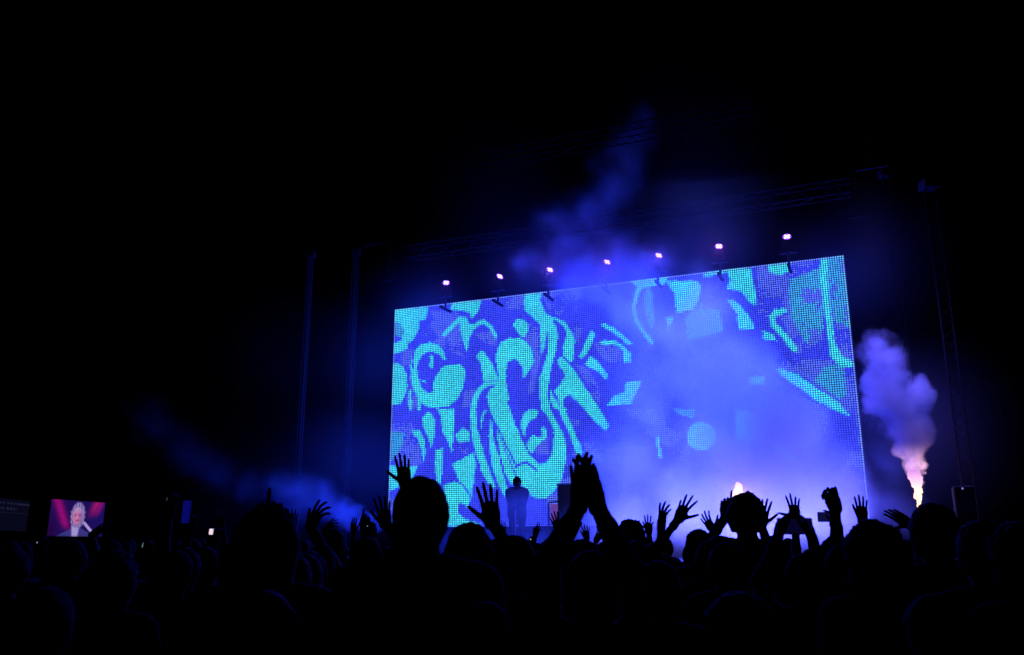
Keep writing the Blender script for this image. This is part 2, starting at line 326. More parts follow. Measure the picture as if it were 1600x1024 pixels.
def picture(name, Pfun, n, m, colors, mat, parent):
    us = np.linspace(0, 1, n + 1); vs = np.linspace(0, 1, m + 1)
    V = [Pfun(a, b) for b in vs for a in us]
    Fq = [(j * (n + 1) + i, j * (n + 1) + i + 1, (j + 1) * (n + 1) + i + 1, (j + 1) * (n + 1) + i) for j in range(m) for i in range(n)]
    o = obj(name, V, Fq, mat, parent); me = o.data
    at_ = me.color_attributes.new('col', 'FLOAT_COLOR', 'CORNER')
    c4 = np.ones((n * m, 4, 4), np.float32); cc = np.asarray(colors); c4[:, :, :cc.shape[1]] = cc[:, None, :]; at_.data.foreach_set('color', c4.ravel())
    uvl = me.uv_layers.new(name='UVMap'); k = np.array([[0, 0], [1, 0], [1, 1], [0, 1]], np.float32)
    ij = np.array([(i, j) for j in range(m) for i in range(n)], np.float32); uvl.data.foreach_set('uv', (ij[:, None, :] + k).ravel()); return o
led = thing('led_screen', S(SW / 2, 0, ZB), 0, 'huge LED video wall showing cyan swirls on blue behind the stage', 'video screen')
def rel(parent, P): return tuple(np.asarray(P) - np.array(parent.location))
picture('display', lambda a, b: rel(led, S(a * SW, 0.04, ZB + b * SH)), NU, NV, COLA, picture_mat('led_picture', 0, .33, None, 2.35), led)
mb = sbox(MB(), -.02, SW + .02, -.14, .03, ZB - .02, ZT + .02); mb.V = [rel(led, v) for v in mb.V]; mb.build('cabinet', M['black'], led)
mb = MB()
for k in range(9):
    u = .4 + k * (SW - .8) / 8; sbox(mb, u - .04, u + .04, -.6, -.15, ZB, ZT - .1)
mb.V = [rel(led, v) for v in mb.V]; mb.build('support_frame', M['alu'], led)

# ------------------------------------------------------------------ trusses and towers
def truss(name, a, b, wdt, parent=None, mat=None, r=.019, step=None):
    """box truss from a to b: four chords and zigzag lacing in one mesh"""
    a, b = Vector(a), Vector(b); d = (b - a); L = d.length; d.normalize()
    x = Vector(ND) if abs(d.z) > .5 else Vector((0, 0, 1)); y = d.cross(x).normalized(); x = y.cross(d)
    mb = MB(); h = wdt / 2; cs = [x * h * i + y * h * j for i, j in ((1, 1), (1, -1), (-1, -1), (-1, 1))]
    for c in cs: mb.tube(a + c, b + c, r, 8)
    n = max(2, int(L / (step or wdt * 1.1)))
    for s_ in range(4):
        c0, c1 = cs[s_], cs[(s_ + 1) % 4]
        for i in range(n):
            p, q = a + d * (L * i / n), a + d * (L * (i + 1) / n)
            mb.tube(p + (c0 if i % 2 else c1), q + (c1 if i % 2 else c0), r * .5, 5)
    return mb.build(name, mat or M['truss'], parent)
def roof_truss(pa, pb, v, wdt, label):
    ua, za, _ = hit(*pa, v); ub, zb, _ = hit(*pb, v); z = (za + zb) / 2
    o = thing('roof_truss', S(ua, v, z), 0, label, 'truss', 'trusses over the stage')
    t = truss('lattice', Vector((0, 0, 0)), Vector(UD) * (ub - ua), wdt, o, M['dim'] if v > 2 else M['black'], .014 if v > 2 else .019); return o, ua, ub, z  # higher truss gets darker metal so it sinks into the dark
tA = roof_truss((640, 394), (1330, 296), 1.1, .34, 'aluminium box truss slung just above the big screen, dimly lit blue')
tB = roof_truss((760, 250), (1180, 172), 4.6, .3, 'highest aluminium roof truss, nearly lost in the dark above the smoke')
def tower(px, v, ztop, wdt, label):
    u, _, _ = hit(px, 800, v)
    o = thing('truss_tower', S(u, v, 0), 0, label, 'truss tower', 'towers beside the stage')
    truss('lattice', (0, 0, .06), (0, 0, ztop), wdt, o, M['tower'] if px < 1000 else M['dim'], r=.014)  # right towers get darker metal to look less lit
    MB().box((-.4, -.4, 0), (.4, .4, .05), .01).build('base_plate', M['black'], o)
    MB().box((-wdt / 2 - .06, -wdt / 2 - .06, ztop), (wdt / 2 + .06, wdt / 2 + .06, ztop + .18), .01).build('head_block', M['black'], o)
    return o
tower(537, 1.1, tA[3] + .2, .13, 'slim lit truss tower standing closest to the left edge of the big screen')
tower(461, 2.6, 9.2, .10, 'thin outer truss tower standing left of the big screen behind low smoke')
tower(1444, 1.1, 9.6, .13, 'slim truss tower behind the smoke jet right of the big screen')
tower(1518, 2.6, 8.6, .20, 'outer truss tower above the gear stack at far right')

# ------------------------------------------------------------------ moving lights along the top of the wall
lens_m = emit('lamp_led', (.85, .48, 1.0), 3.2); rim_m = emit('lamp_rim', (.25, .06, 1.0), 2.4)
def moving_light():
    o = thing('stage_light', (0, 0, 0), 0, 'x', 'stage light', 'stage lights along the top of the big screen')
    MB().box((-.13, -.1, 0), (.13, .1, .09), .012).build('base', M['dim'], o)
    y = MB(); y.box((-.15, -.035, .091), (.15, .035, .12), .005)
    for s_ in (-1, 1): y.box((s_ * .15 - .018, -.035, .12), (s_ * .15 + .018, .035, .33), .006)
    y.build('yoke', M['dim'], o)
    h = MB(); h.tube((0, -.12, 0), (0, .11, 0), .115, 20, .09); h.tube((-.14, 0, 0), (.14, 0, 0), .03, 10)
    hd = h.build('head', M['dim'], o); hd.location = (0, 0, .30); hd.rotation_euler.x = -.5
    r = MB(); n = 28; z = 0
    for k, q in ((0, .098), (1, .074)):
        for i in range(n): t = 2 * math.pi * i / n; r.V.append((math.cos(t) * q, -.1235, z + math.sin(t) * q))
    r.F = [(i, n + i, n + (i + 1) % n, (i + 1) % n) for i in range(n)]
    r.build('lens_ring', rim_m, hd)
    for k in range(5):
        l = MB(); cx = 0 if k == 0 else .052 * math.cos(k * math.pi / 2 + .7); cz = z + (0 if k == 0 else .052 * math.sin(k * math.pi / 2 + .7))
        l.tube((cx, -.121, cz), (cx, -.129, cz), .030, 12); l.build('led_lens', lens_m, hd)
    return o
lamps = [(697, 447, 'leftmost stage light on the big screen, glowing pink white'), (778, 437, 'second stage light from the left, tilted, glowing pink'),
         (857, 427, 'third stage light from the left, at the left rim of the rising smoke'), (946, 415, 'stage light shining in the middle of the rising smoke'),
         (1027, 405, 'stage light at the right rim of the rising smoke'), (1123, 391, 'bright stage light second from the right above the screen'),
         (1230, 376, 'brightest stage light, rightmost above the big screen')]
ml = moving_light()
for i, (x, y, lb) in enumerate(lamps):
    o = ml if i == 0 else copy_tree(ml)
    u, z, P = hit(x, y, .35)
    o.location = Vector(S(u, .35, z - .30)); o['label'] = lb
    tgt = Vector(CAM) - Vector(P); az = math.atan2(tgt.x, -tgt.y)
    o.rotation_euler = (0, 0, az + (.0, .5, .4, .45, .4, .1, 0.)[i])
    br = thing('lamp_bracket', S(u, .35, 0), YAW_S, 'short steel bracket carrying the ' + ('leftmost stage light', 'second stage light from the left', 'third stage light from the left', 'stage light in the smoke', 'stage light at the smoke rim', 'second stage light from the right', 'rightmost stage light')[i], 'bracket', 'brackets under the stage lights')
    m_ = MB(); m_.tube((0, 0, ZT - .25), (0, 0, z - .305), .03, 10); m_.build('post', M['truss'], br)
    m_ = MB(); m_.box((-.2, -.015, z - .335), (.2, .015, z - .31)); m_.build('crossbar', M['truss'], br)
    m_ = MB(); m_.box((-.03, -.33, ZT - .3), (.03, .33, ZT - .24)); m_.build('clamp_arm', M['dim'], br)
    br.children[2].location.z = 0
    pl = bpy.data.lights.new('lamp_glow', 'SPOT'); pl.energy = 10 if i < 5 else 30; pl.color = (.30, .10, 1.0); pl.spot_size = 2.2; pl.shadow_soft_size = .08
    po = bpy.data.objects.new('lamp_glow', pl); C.objects.link(po); po.location = Vector(P) + tgt.normalized() * .2; po.rotation_euler = tgt.to_track_quat('-Z', 'Y').to_euler()

# added blue lights without fixtures, from roof and deck, to brighten the smoke
def wash(u, v, z, tu, tv, tz, e, sx, sy, spread, col):
    a_ = Vector(S(u, v, z)); l_ = area('added_smoke_light', a_, (0, 0, 0), sx, sy, col, e); l_.data.spread = math.radians(spread)
    l_.rotation_euler = (Vector(S(tu, tv, tz)) - a_).to_track_quat('-Z', 'Y').to_euler()
wash(9.2, 2.9, ZT + 1.3, 8.8, 1.4, 2.0, 420, 5.0, 1.0, 80, (.065, .10, 1.0))
wash(9.9, 4.4, DECK + .12, 9.4, .3, 2.9, 1350, 4.6, .5, 88, (.125, .13, 1.0))
wash(12.6, 3.6, ZT + .6, 13.6, 3.2, 3.4, 125, .9, .9, 50, (.15, .13, 1.0))
# small lit fittings that hang in the dark round the screen
for (x, y, wd, v, lb) in ((583, 382, .55, 1.1, 'short lit crossbar hanging left above the screen'), (607, 438, .35, 1.1, 'tiny lit crossbar beside the top left screen corner'),
                      (1341, 340, .38, 1.1, 'short lit crossbar right of the top screen corner'), (1362, 263, .62, 2.6, 'faint lit crossbar high at the right')):
    u, z, P = hit(x, y, v)
    o = thing('hanging_bar', S(u, v, z), YAW_S, lb, 'crossbar', 'crossbars hanging round the screen')
    MB().tube((-wd / 2, 0, 0), (wd / 2, 0, 0), .022, 8).build('bar', M['tower'], o)
    MB().tube((0, 0, .031), (0, 0, 1.2 if y > 300 else 2.2), .008, 6).build('cable', M['black'], o)

# ------------------------------------------------------------------ hands and people
FL = [(.043, .026, .020), (.047, .030, .021), (.043, .028, .020), (.033, .021, .018)]
MC = [(.090, .031), (.094, .010), (.089, -.011), (.080, -.030)]
def hand_sdf(Wp, a, n, t, g, curls, spread, thumb_out, thumb_curl, elbow):
    Wp = np.asarray(Wp, float)
    def L(al, la, no=0): return Wp + (a * al + t * la + n * no) * g
    seg_p, seg_f = [], []
    for k in range(4):
        al, la = MC[k]; seg_p.append((L(0.0, la * .55), L(al, la), .0145 * g, .0118 * g))
        d = a * math.cos(spread * (la / .03) * .30) + t * math.sin(spread * (la / .03) * .30)
        p = L(al, la); c = curls[k + 1]; ang = 0; chain = []
        rr = [.0098, .0088, .0080, .0068]
        if k == 3: rr = [.0088, .0078, .0070, .0060]
        for j in range(3):
            ang += c * (1.25, 1.6, 1.0)[j]
            q = p + (d * math.cos(ang) + n * math.sin(ang)) * FL[k][j] * g
            chain.append((p, q, rr[j] * g, rr[j + 1] * g)); p = q
        seg_f.append(chain)
    seg_p.append((L(.005, .02), L(.05, .033), .018 * g, .014 * g)); seg_p.append((L(.01, -.02), L(.05, -.03), .015 * g, .012 * g))
    p = L(.022, .026); chain = []; ang = thumb_out
    for j, ln in enumerate((.045, .034, .028)):
        if j: ang -= thumb_curl
        dd = a * math.cos(ang) + t * math.sin(ang); dd = dd + n * .25; dd = dd / np.linalg.norm(dd)
        q = p + dd * ln * g; chain.append((p, q, (.015, .0115, .0098)[j] * g, (.0115, .0098, .0078)[j] * g)); p = q
    seg_f.append(chain)
    fd = np.asarray(elbow, float) - Wp; fd = fd / np.linalg.norm(fd)
    fore = (Wp + fd * .09, Wp + a * .008 * g, .034 * g, .027 * g)
    def f(P):
        d = cap(P, *fore)
        for s_ in seg_p: d = smin(d, cap(P, *s_), .012)
        e = None
        for ch in seg_f:
            q = None
            for s_ in ch:
                c = cap(P, *s_); q = c if q is None else smin(q, c, .004)
            e = q if e is None else np.minimum(e, q)
        return smin(d, e, .006)
    pts = np.array([p for ch in seg_f for s_ in ch for p in s_[:2]] + [p for s_ in seg_p for p in s_[:2]] + [Wp + fd * .07])
    return f, pts.min(0) - .022, pts.max(0) + .022, fd

def person(base, H, yaw=0, arms=(None, None), hair='short', label=None, group=None, h_body=.021, h_hand=.005, z0=0, coat=False, long_sleeve=False, mats=0, up=None, tilt=0., bulk=1.0, headw=1.0):
    s = H / 1.75; cy_, sy_ = math.cos(yaw), math.sin(yaw)
    B = np.array([base[0], base[1], z0])
    def loc(P): q = np.asarray(P, float) - B; return np.array([q[0] * cy_ + q[1] * sy_, -q[0] * sy_ + q[1] * cy_, q[2]])
    def ldir(d): return np.array([d[0] * cy_ + d[1] * sy_, -d[0] * sy_ + d[1] * cy_, d[2]])
    root = thing('person', B, yaw, label, 'person', group)
    prims = []; hands = []; joints = []
    for k, sd in ((0, -1), (1, 1)):                      # left arm then right arm
        Sh = np.array([sd * .175 * bulk, 0, 1.42]) * s; A = arms[k]
        if A is None:
            A = dict(W=None); Wl = np.array([sd * .27, .06, .84]) * s; ax = np.array([sd * .03, .12, -1.]); ax /= np.linalg.norm(ax)
            nr = np.array([-sd, .0, 0.]); nr -= ax * (nr @ ax); nr /= np.linalg.norm(nr); th = np.cross(ax, nr); th *= (1 if th[1] > 0 else -1)
            cu = (.3, .25, .28, .3, .35); spd = .2; to, tcu, g = .45, .1, s
        else:
            Wl = loc(A['W']); ax = ldir(A['a']); nr = ldir(A['n']); th = ldir(A['t']); cu = A['curl']; spd = A['spread']; to, tcu = A['to'], A['tc']; g = A.get('g', 1.0)
            Sh = Sh + np.array([0, .02, .05 * s]) if Wl[2] > Sh[2] else Sh
        l1, l2 = .30 * s, .27 * s; D = Wl - Sh; L = np.linalg.norm(D)
        if L > (l1 + l2) * .995: k_ = L / ((l1 + l2) * .995); print('reach', label, round(k_, 2)); l1 *= k_; l2 *= k_
        L = min(L, (l1 + l2) * .999); D = D / np.linalg.norm(D)
        x = (l1 * l1 - l2 * l2 + L * L) / (2 * L); hh = math.sqrt(max(l1 * l1 - x * x, 0))
        pole = np.array(A.get('pole', (sd * .22, 1., -.3))) if A.get('W') is not None else np.array([sd * .5, -1., 0])
        pole = pole - D * (pole @ D); pole /= np.linalg.norm(pole); El = Sh + D * x + pole * hh
        joints.append((Sh, El, Wl)); hands.append(hand_sdf(Wl, ax, nr, th, g, cu, spd, to, tcu, El))
    HC = np.array([tilt * .05, .02, 1.625]) * s; hs = s * headw
    def torso(P, inf=0.):
        q = P / s; q = q * np.array([1 / bulk, 1.45, 1]); 
        d = cap(q, (-.125, 0, 1.385), (.125, 0, 1.385), .085, .085)
        d = smin(d, cap(q, (-.075, 0, 1.25), (.075, 0, 1.25), .12, .12), .1); d = smin(d, cap(q, (-.05, 0, 1.08), (.05, 0, 1.08), .11, .11), .1)
        for sd in (-1, 1): d = smin(d, cap(q, (sd * .02, 0, 1.485), (sd * .15, 0, 1.405), .045, .06), .05)
        d = smin(d, cap(q, (-.06, 0, .96), (.06, 0, .96), .12, .12), .1); return d * s / 1.3 - inf
    def legs(P, inf=0.):
        d = None
        for sd in (-1, 1):
            a, b, c, e = [np.array(v) * s for v in ((sd * .085, 0, .92), (sd * .11, .03, .50), (sd * .13, -.02, .09), (sd * .15, .13, .045))]
            for q in (cap(P, a, b, .085 * s, .055 * s), cap(P, b, c, .052 * s, .036 * s), cap(P, c, e, .036 * s, .03 * s)):
                d = q if d is None else smin(d, q, .03)
        return d - inf
    def armf(P, inf=0., lower=True):
        d = None
        for Sh, El, Wl in joints:
            q = cap(P, Sh, El, .052 * s, .040 * s)
            if lower: q = smin(q, cap(P, El, Wl, .040 * s, .027 * s), .02)
            d = q if d is None else np.minimum(d, q)
        return d - inf
    def headf(P):
        d = ell(P, HC + np.array([0, 0, .02 * s]), np.array([.076, .096, .105]) * hs)
        d = smin(d, ell(P, HC + np.array([0, .025, -.05]) * s, np.array([.055, .068, .07]) * hs), .04)
        d = smin(d, cap(P, HC + np.array([0, .085, .0]) * s, HC + np.array([0, .108, -.03]) * s, .010, .015), .012)    # nose
        d = smin(d, cap(P, HC + np.array([-.02, .088, -.065]) * s, HC + np.array([.02, .088, -.065]) * s, .009, .009), .008)  # lips
        for sd in (-1, 1):
            d = smin(d, ell(P, HC + np.array([sd * .080, -.005, -.012]) * hs, np.array([.010, .020, .032]) * hs), .008)
            d = np.maximum(d, -(np.linalg.norm(P - (HC + np.array([sd * .03, .098, .008]) * s), axis=1) - .015))
            d = smin(d, np.linalg.norm(P - (HC + np.array([sd * .03, .080, .007]) * s), axis=1) - .012, .003)
        return smin(d, cap(P, np.array([0, -.01, 1.42]) * s, HC + np.array([0, -.01, -.05]) * s, .055 * s, .05 * s), .03)
    def body(P): return smin(smin(smin(torso(P), legs(P), .05), armf(P), .05), headf(P), .03)
    allp = np.array([p for j in joints for p in j]); lo = np.minimum(allp.min(0) - .06, [-.26 * s, -.2 * s, -.01]); hi = np.maximum(allp.max(0) + .06, [.26 * s, .24 * s, 1.78 * s])
    parts = [surface_nets(body, lo, hi, h_body)]
    for (f, a_, b_, fd) in hands: parts.append(surface_nets(f, a_, b_, h_hand))
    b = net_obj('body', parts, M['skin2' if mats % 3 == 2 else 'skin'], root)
    # clothes
    zc = (.74 if coat else .90) * s
    def shirt(P):
        d = smin(torso(P, .03 if coat else .014), armf(P, .026 if coat else .012, long_sleeve or coat), .09 if coat else .05)
        if coat: d = smin(d, cap(P * np.array([1, 1.25, 1]), (-.08 * s, 0, 1.0 * s), (-.08 * s, 0, .5 * s), .10 * s, .12 * s), .06); d = smin(d, cap(P * np.array([1, 1.25, 1]), (.08 * s, 0, 1.0 * s), (.08 * s, 0, .5 * s), .10 * s, .12 * s), .06)
        d = np.maximum(d, zc - P[:, 2]); d = np.maximum(d, -(np.linalg.norm(P - np.array([0, .02, 1.53]) * s, axis=1) - .075 * s))
        if not (long_sleeve or coat): 
            for Sh, El, Wl in joints: d = np.maximum(d, -(np.linalg.norm(P - El, axis=1) - .12 * s))
        else:
            for Sh, El, Wl in joints: d = np.maximum(d, -(np.linalg.norm(P - Wl, axis=1) - .05 * s))
        return d
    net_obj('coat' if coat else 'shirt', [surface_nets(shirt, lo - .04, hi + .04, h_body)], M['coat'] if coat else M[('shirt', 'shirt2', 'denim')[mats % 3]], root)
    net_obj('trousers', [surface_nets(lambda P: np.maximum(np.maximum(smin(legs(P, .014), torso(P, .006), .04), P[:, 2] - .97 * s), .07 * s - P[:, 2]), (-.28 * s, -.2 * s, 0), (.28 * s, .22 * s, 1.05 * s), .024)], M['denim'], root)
    def hairf(P):
        inf = .022 if hair in ('short', 'long') else (.045 if hair == 'puffy' else (.012 if hair == 'crop' else .03))
        d = ell(P, HC + np.array([0, -.008, .022]) * s, (np.array([.076, .096, .105]) * hs + inf))
        na = .002 if hair == 'crop' else (.007 if hair in ('puffy', 'long') else .004)
        d = d + na * np.sin(P[:, 0] * 83 + mats) * np.sin(P[:, 1] * 80 + 1) * np.sin(P[:, 2] * 75) + na * .8 * np.sin(P[:, 0] * 190 + P[:, 2] * 60) * np.sin(P[:, 2] * 170 + 2 + mats) + na * .7 * np.sin(P[:, 0] * 41 + 2 * mats) * np.sin(P[:, 2] * 37)
        if hair == 'long': d = smin(d, cap(P * np.array([.75, 1, 1]), HC + np.array([0, -.05, 0]) * s, HC + np.array([0, -.075, -.30]) * s, .085 * s, .07 * s), .05)
        if hair == 'bun': d = smin(d, np.linalg.norm(P - HC - np.array([0, -.05, .13]) * s, axis=1) - .05 * s, .02)
        face = HC + np.array([0, .05, -.01]) * s
        d = np.maximum(d, np.minimum(P[:, 1] - face[1] + .02, .045 * s - (P[:, 2] - HC[2])) if hair != 'cap' else np.minimum(P[:, 1] - face[1] + .07, .02 - (P[:, 2] - HC[2])))
        if hair not in ('long',): d = np.maximum(d, HC[2] - .075 * s - P[:, 2])
        return d
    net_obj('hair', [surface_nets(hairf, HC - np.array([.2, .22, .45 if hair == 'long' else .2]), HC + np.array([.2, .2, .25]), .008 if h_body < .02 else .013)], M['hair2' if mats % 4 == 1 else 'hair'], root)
    return root

def img_hand(px, py, d, ang=0, th='l', roll=0, curl=(0, .05, .05, .06, .08), spread=.5, to=.75, tc=.05, g=1.0, lean=0.):
    """a raised hand at the wrist point: tilt and turn of the palm, fingers, thumb"""
    W = at(px, py, d); a_ = math.radians(ang)
    vw = W - CAM; vw = vw / np.linalg.norm(vw); L0 = np.cross(vw, [0, 0, 1.]); L0 /= np.linalg.norm(L0); U0 = np.cross(L0, vw)
    a = U0 * math.cos(a_) + L0 * math.sin(a_); L = L0 * math.cos(a_) - U0 * math.sin(a_); Fd = vw
    if lean: a = a * math.cos(lean) + Fd * math.sin(lean); Fd = np.cross(a, L); Fd *= (1 if Fd @ vw > 0 else -1)
    r = math.radians(roll); n = Fd * math.cos(r) + L * math.sin(r); s_ = -1 if th == 'l' else 1
    t = s_ * (L * math.cos(r) - Fd * math.sin(r))
    return dict(W=W, a=a, n=n, t=t, curl=curl, spread=spread, to=to, tc=tc, g=g, side=(1 if th == 'l' else 0), d=d)
def hand_person(hands, H, label, dx=None, dy=-.12, hair='short', **kw):
    A = [None, None]
    for h in hands: A[h.get('force', h['side'])] = h
    h = hands[0]; sd = 1 if h.get('force', h['side']) == 1 else -1
    if len(hands) == 2: c = (hands[0]['W'] + hands[1]['W']) / 2; bx, by = c[0], c[1]
    else: bx, by = h['W'][0] - sd * .2, h['W'][1]
    if dx is not None: bx = h['W'][0] + dx
    hh = .0045 if h['d'] < 7 else .006
    return person((bx, by + dy), H, kw.pop('yaw', 0), A, hair, label, h_hand=kw.pop('h_hand', hh), **kw)
def head_at(px, ytop, d):
    P = at(px, ytop, d); return (P[0], P[1] - .02), P[2] + .0
def hx(px, ytop, d, hair, label, **kw):
    (x, y), z = head_at(px, ytop, d); inf = dict(short=.022, crop=.012, puffy=.045, long=.022, cap=.03, bun=.07)[hair]
    H = (z - inf) / (1.625 + .02 + .105) * 1.75
    return person((x, y), H, label=label, hair=hair, h_body=.018, **kw)
FIST = (.3, .62, .64, .66, .7); OPEN = (0, .04, .02, .05, .08)
# heads that stand out against the screen and the smoke
hx(659, 748, 3.0, 'crop', 'tallest near person with round cropped head and an ear, left of the man on stage', bulk=1.1, headw=1.06)
hx(733, 820, 3.7, 'short', 'person whose low dark head shows right beside the tallest head, under the raised open hand', mats=1, headw=1.1)
hx(985, 811, 7.4, 'puffy', 'person with bushy hair right of the clapping hands', mats=2)
hx(1090, 827, 6.2, 'short', 'person with low head under the hands raised in mid smoke', mats=1)
hx(1362, 813, 3.4, 'puffy', 'near person with wide bushy hair below the spread five finger hand', mats=0)
hx(1455, 790, 4.0, 'short', 'near person with round head in front of the tall smoke jet base', mats=2, headw=1.1)
hx(423, 788, 3.0, 'long', 'near person with wide long hair at the left under one raised finger', mats=1, bulk=1.1)
hx(1302, 838, 5.2, 'short', 'person with low head between the two raised phones at right')
hx(1530, 812, 3.4, 'short', 'dark person in front of the gear stack at the far right', mats=1)
hx(1590, 816, 3.2, 'puffy', 'dark person cut by the right edge of the picture')
hx(520, 826, 6.5, 'cap', 'person with low head under the drooping fingers left of the screen')
# people with raised hands
p1160 = [img_hand(1134, 808, 6.05, 5, 'r', 0, (.1, .0, .6, .65, .65), .1, .2, .3), img_hand(1189, 822, 6.1, 12, 'l', 10, (0, .05, .05, .06, .5), .55)]
p1160[1]['t'] = -p1160[1]['t']
(bx, by), zz = head_at(1163, 773, 5.9)
person((bx, by), (zz - .03) / 1.75 * 1.75, arms=(p1160[0], p1160[1]), hair='puffy', label='tall person with bushy hair, both hands up, in front of the small flame', h_hand=.0045, bulk=.95)
HP = hand_person
HP([img_hand(633, 757, 5.3, -8, 'l', 0, OPEN, .45, .85)], 1.66, 'person behind the tallest head raising an open hand over it')
HP([img_hand(770, 820, 4.0, -9, 'l', 0, OPEN, .6, .80)], 1.66, 'person raising a wide open hand just left of the man on stage', dx=.10, h_hand=.004)
cl = [img_hand(904, 797, 3.0, 1, 'r', 58, (.1, .08, .10, .04, .0), .95, .35, g=1.03, lean=.05), img_hand(935, 797, 3.1, -11, 'l', -52, (.1, .11, .10, .08, .07), .55, .3, g=1.08)]
cl[0]['force'] = 0; cl[1]['force'] = 1; cl[0]['pole'] = (-.35, .8, -.2); cl[1]['pole'] = (.45, .8, -.2)
HP(cl, 1.60, 'person clapping both big hands together high over the crowd', dy=-.05, h_hand=.0035, long_sleeve=True)
HP([img_hand(873, 830, 8.4, -18, 'r', 10, OPEN, .7, .8)], 1.64, 'person raising a small tilted hand left of the clapping hands')
HP([img_hand(1014, 833, 9.3, 2, 'l', 15, (0, .03, .05, .1, .5), .7, .5)], 1.66, 'person raising a small hand right of the bushy hair head')
HP([img_hand(1033, 827, 6.0, 8, 'l', 55, (0, .05, .12, .18, .2), .9, .45)], 1.64, 'person raising a hand with fingers bent right, left of the stretched hand')
HP([img_hand(1060, 812, 6.1, 27, 'r', 12, (.1, .12, .02, .05, .3), 1.1, .9)], 1.62, 'person stretching a splayed hand to the right in mid smoke', dx=-.22)
HP([img_hand(1116, 831, 7.8, -32, 'r', 30, (.1, .2, .15, .12, .1), .8, .85, g=1.05)], 1.66, 'person with a hand pointing its thumb straight up left of the tall bushy hair')
HP([img_hand(1243, 810, 6.9, -3, 'l', 5, (.0, .03, .0, .25, .1), .8, 1.35)], 1.66, 'person raising a hand with thumb stretched left over the big phone')
HP([img_hand(1306, 798, 4.9, -14, 'r', -20, FIST, .2, .25, .0)], 1.62, 'person raising a fist with thumb up right of the big phone', dx=.20)
HP([img_hand(1348, 813, 6.8, 1, 'l', 0, (0, .0, .0, .0, .02), .55, .42)], 1.62, 'person raising a straight five finger hand at the right edge of the screen')
HP([img_hand(1422, 820, 6.2, -52, 'l', -15, (.1, .1, .15, .2, .2), .2, .95)], 1.62, 'person holding a hand like a beak pointing left, left of the smoke jet', dx=.12)
HP([img_hand(484, 826, 5.5, 24, 'l', 42, (.0, .16, .24, .30, .36), 1.1, .75, g=1.08)], 1.62, 'person raising a drooping hand with thumb up left of the screen', dx=.1)
HP([img_hand(507, 833, 8.6, 36, 'l', 42, (.1, .2, .25, .3, .34), 1.0, .3)], 1.66, 'person with a small drooping hand below the larger one left of the screen')
HP([img_hand(457, 827, 8.2, 0, 'l', 0, OPEN, .6, .6)], 1.66, 'person raising a small open hand beside the wide long hair head')
HP([img_hand(553, 833, 10.8, -6, 'r', 25, (0, .1, .05, .1, .2), .5, .5)], 1.68, 'person far off raising a small spread hand in the left smoke')
HP([img_hand(569, 828, 7.4, 8, 'l', 0, (.3, .0, .6, .66, .7), .1, .3, .3)], 1.66, 'person pointing one finger up in the brightest left smoke')
HP([img_hand(584, 838, 12, 3, 'l', 0, OPEN, .8, .5)], 1.68, 'person far off with a tiny spread hand right of the pointing finger')
HP([img_hand(603, 822, 5.5, -10, 'l', 0, OPEN, .75, .62)], 1.64, 'person raising a big open hand at the lower left corner of the screen', dx=.18)
HP([img_hand(425, 836, 3.5, 4, 'l', 0, (.3, .0, .66, .68, .7), .1, .2, .3)], 1.60, 'person raising one thick finger over the wide long hair head', dx=.1)
HP([img_hand(142, 838, 8.0, 50, 'l', 40, (.1, .15, .18, .2, .2), 1.0, .4)], 1.66, 'person with a hand in front of the small pink video screen')
HP([img_hand(346, 832, 7.0, -12, 'l', 30, (0, .15, .1, .2, .3), .5, .5)], 1.66, 'person with a hand raised in the dark right of the white phone light')
HP([img_hand(836, 838, 12, 8, 'r', 20, (.1, .1, .05, .4, .5), .4, .3)], 1.68, 'person far off with a tiny raised hand right of the man on stage')
HP([img_hand(786, 836, 12, 0, 'l', 0, OPEN, .6, .5)], 1.68, 'person far off with a tiny raised hand left of the man on stage')
HP([img_hand(917, 843, 11, -4, 'l', 0, OPEN, .8, .5)], 1.66, 'person far off whose tiny hand shows between the clapping arms')
HP([img_hand(931, 846, 11.5, 25, 'r', 0, OPEN, .5, .5)], 1.66, 'person far off with a tiny slanted hand between the clapping arms')

# phones
def phone(px, py, d, wpx, hpx, ang, col, st, label, yawp=0., on=True):
    P = at(px, py, d); wd = wpx * d / F_PX; ht = hpx * d / F_PX
    o = thing('phone', P, 0, label, 'phone', 'phones held up in the crowd')
    o.rotation_euler = (0, math.radians(ang), yawp)
    MB().box((-wd / 2, 0, -ht / 2), (wd / 2, .009, ht / 2), .0035).build('case', M['plastic'], o)
    obj('screen', [(-wd / 2 + .004, -.001, -ht / 2 + .005), (wd / 2 - .004, -.001, -ht / 2 + .005), (wd / 2 - .004, -.001, ht / 2 - .005), (-wd / 2 + .004, -.001, ht / 2 - .005)], [(0, 1, 2, 3)], emit('phone_screen', col, st), o)
    m_ = MB(); m_.tube((wd * .32, .0092, ht * .38), (wd * .32, .0115, ht * .38), .0055, 10); m_.build('camera_lens', M['black'], o)
    return P
def holder(px, py, d, wpx, hpx, label, two=True):
    g = .92; hs = []
    l = img_hand(px - wpx / 2 - 1, py + hpx / 2 + 8, d, 12, 'r', 70, (.2, .30, .5, .52, .55), .2, .35, g=g); l['force'] = 0; hs.append(l)
    r = img_hand(px + wpx / 2 + 1, py + hpx / 2 + 8, d, -12, 'l', -70, (.2, .30, .5, .52, .55), .2, .35, g=g); r['force'] = 1
    if two: hs.append(r)
    else: hs = [r]
    return HP(hs, 1.58, label)
phone(1242.5, 822.5, 4.0, 54, 25, 0, (.006, .004, .06), .3, 'large dark phone held sideways right of the tall bushy hair')
holder(1242.5, 822.5, 4.02, 54, 30, 'person holding the large sideways phone in both hands')
phone(1293, 808, 6.6, 30, 15, 0, (.01, .01, .10), .4, 'small dark phone held sideways left of the raised fist')
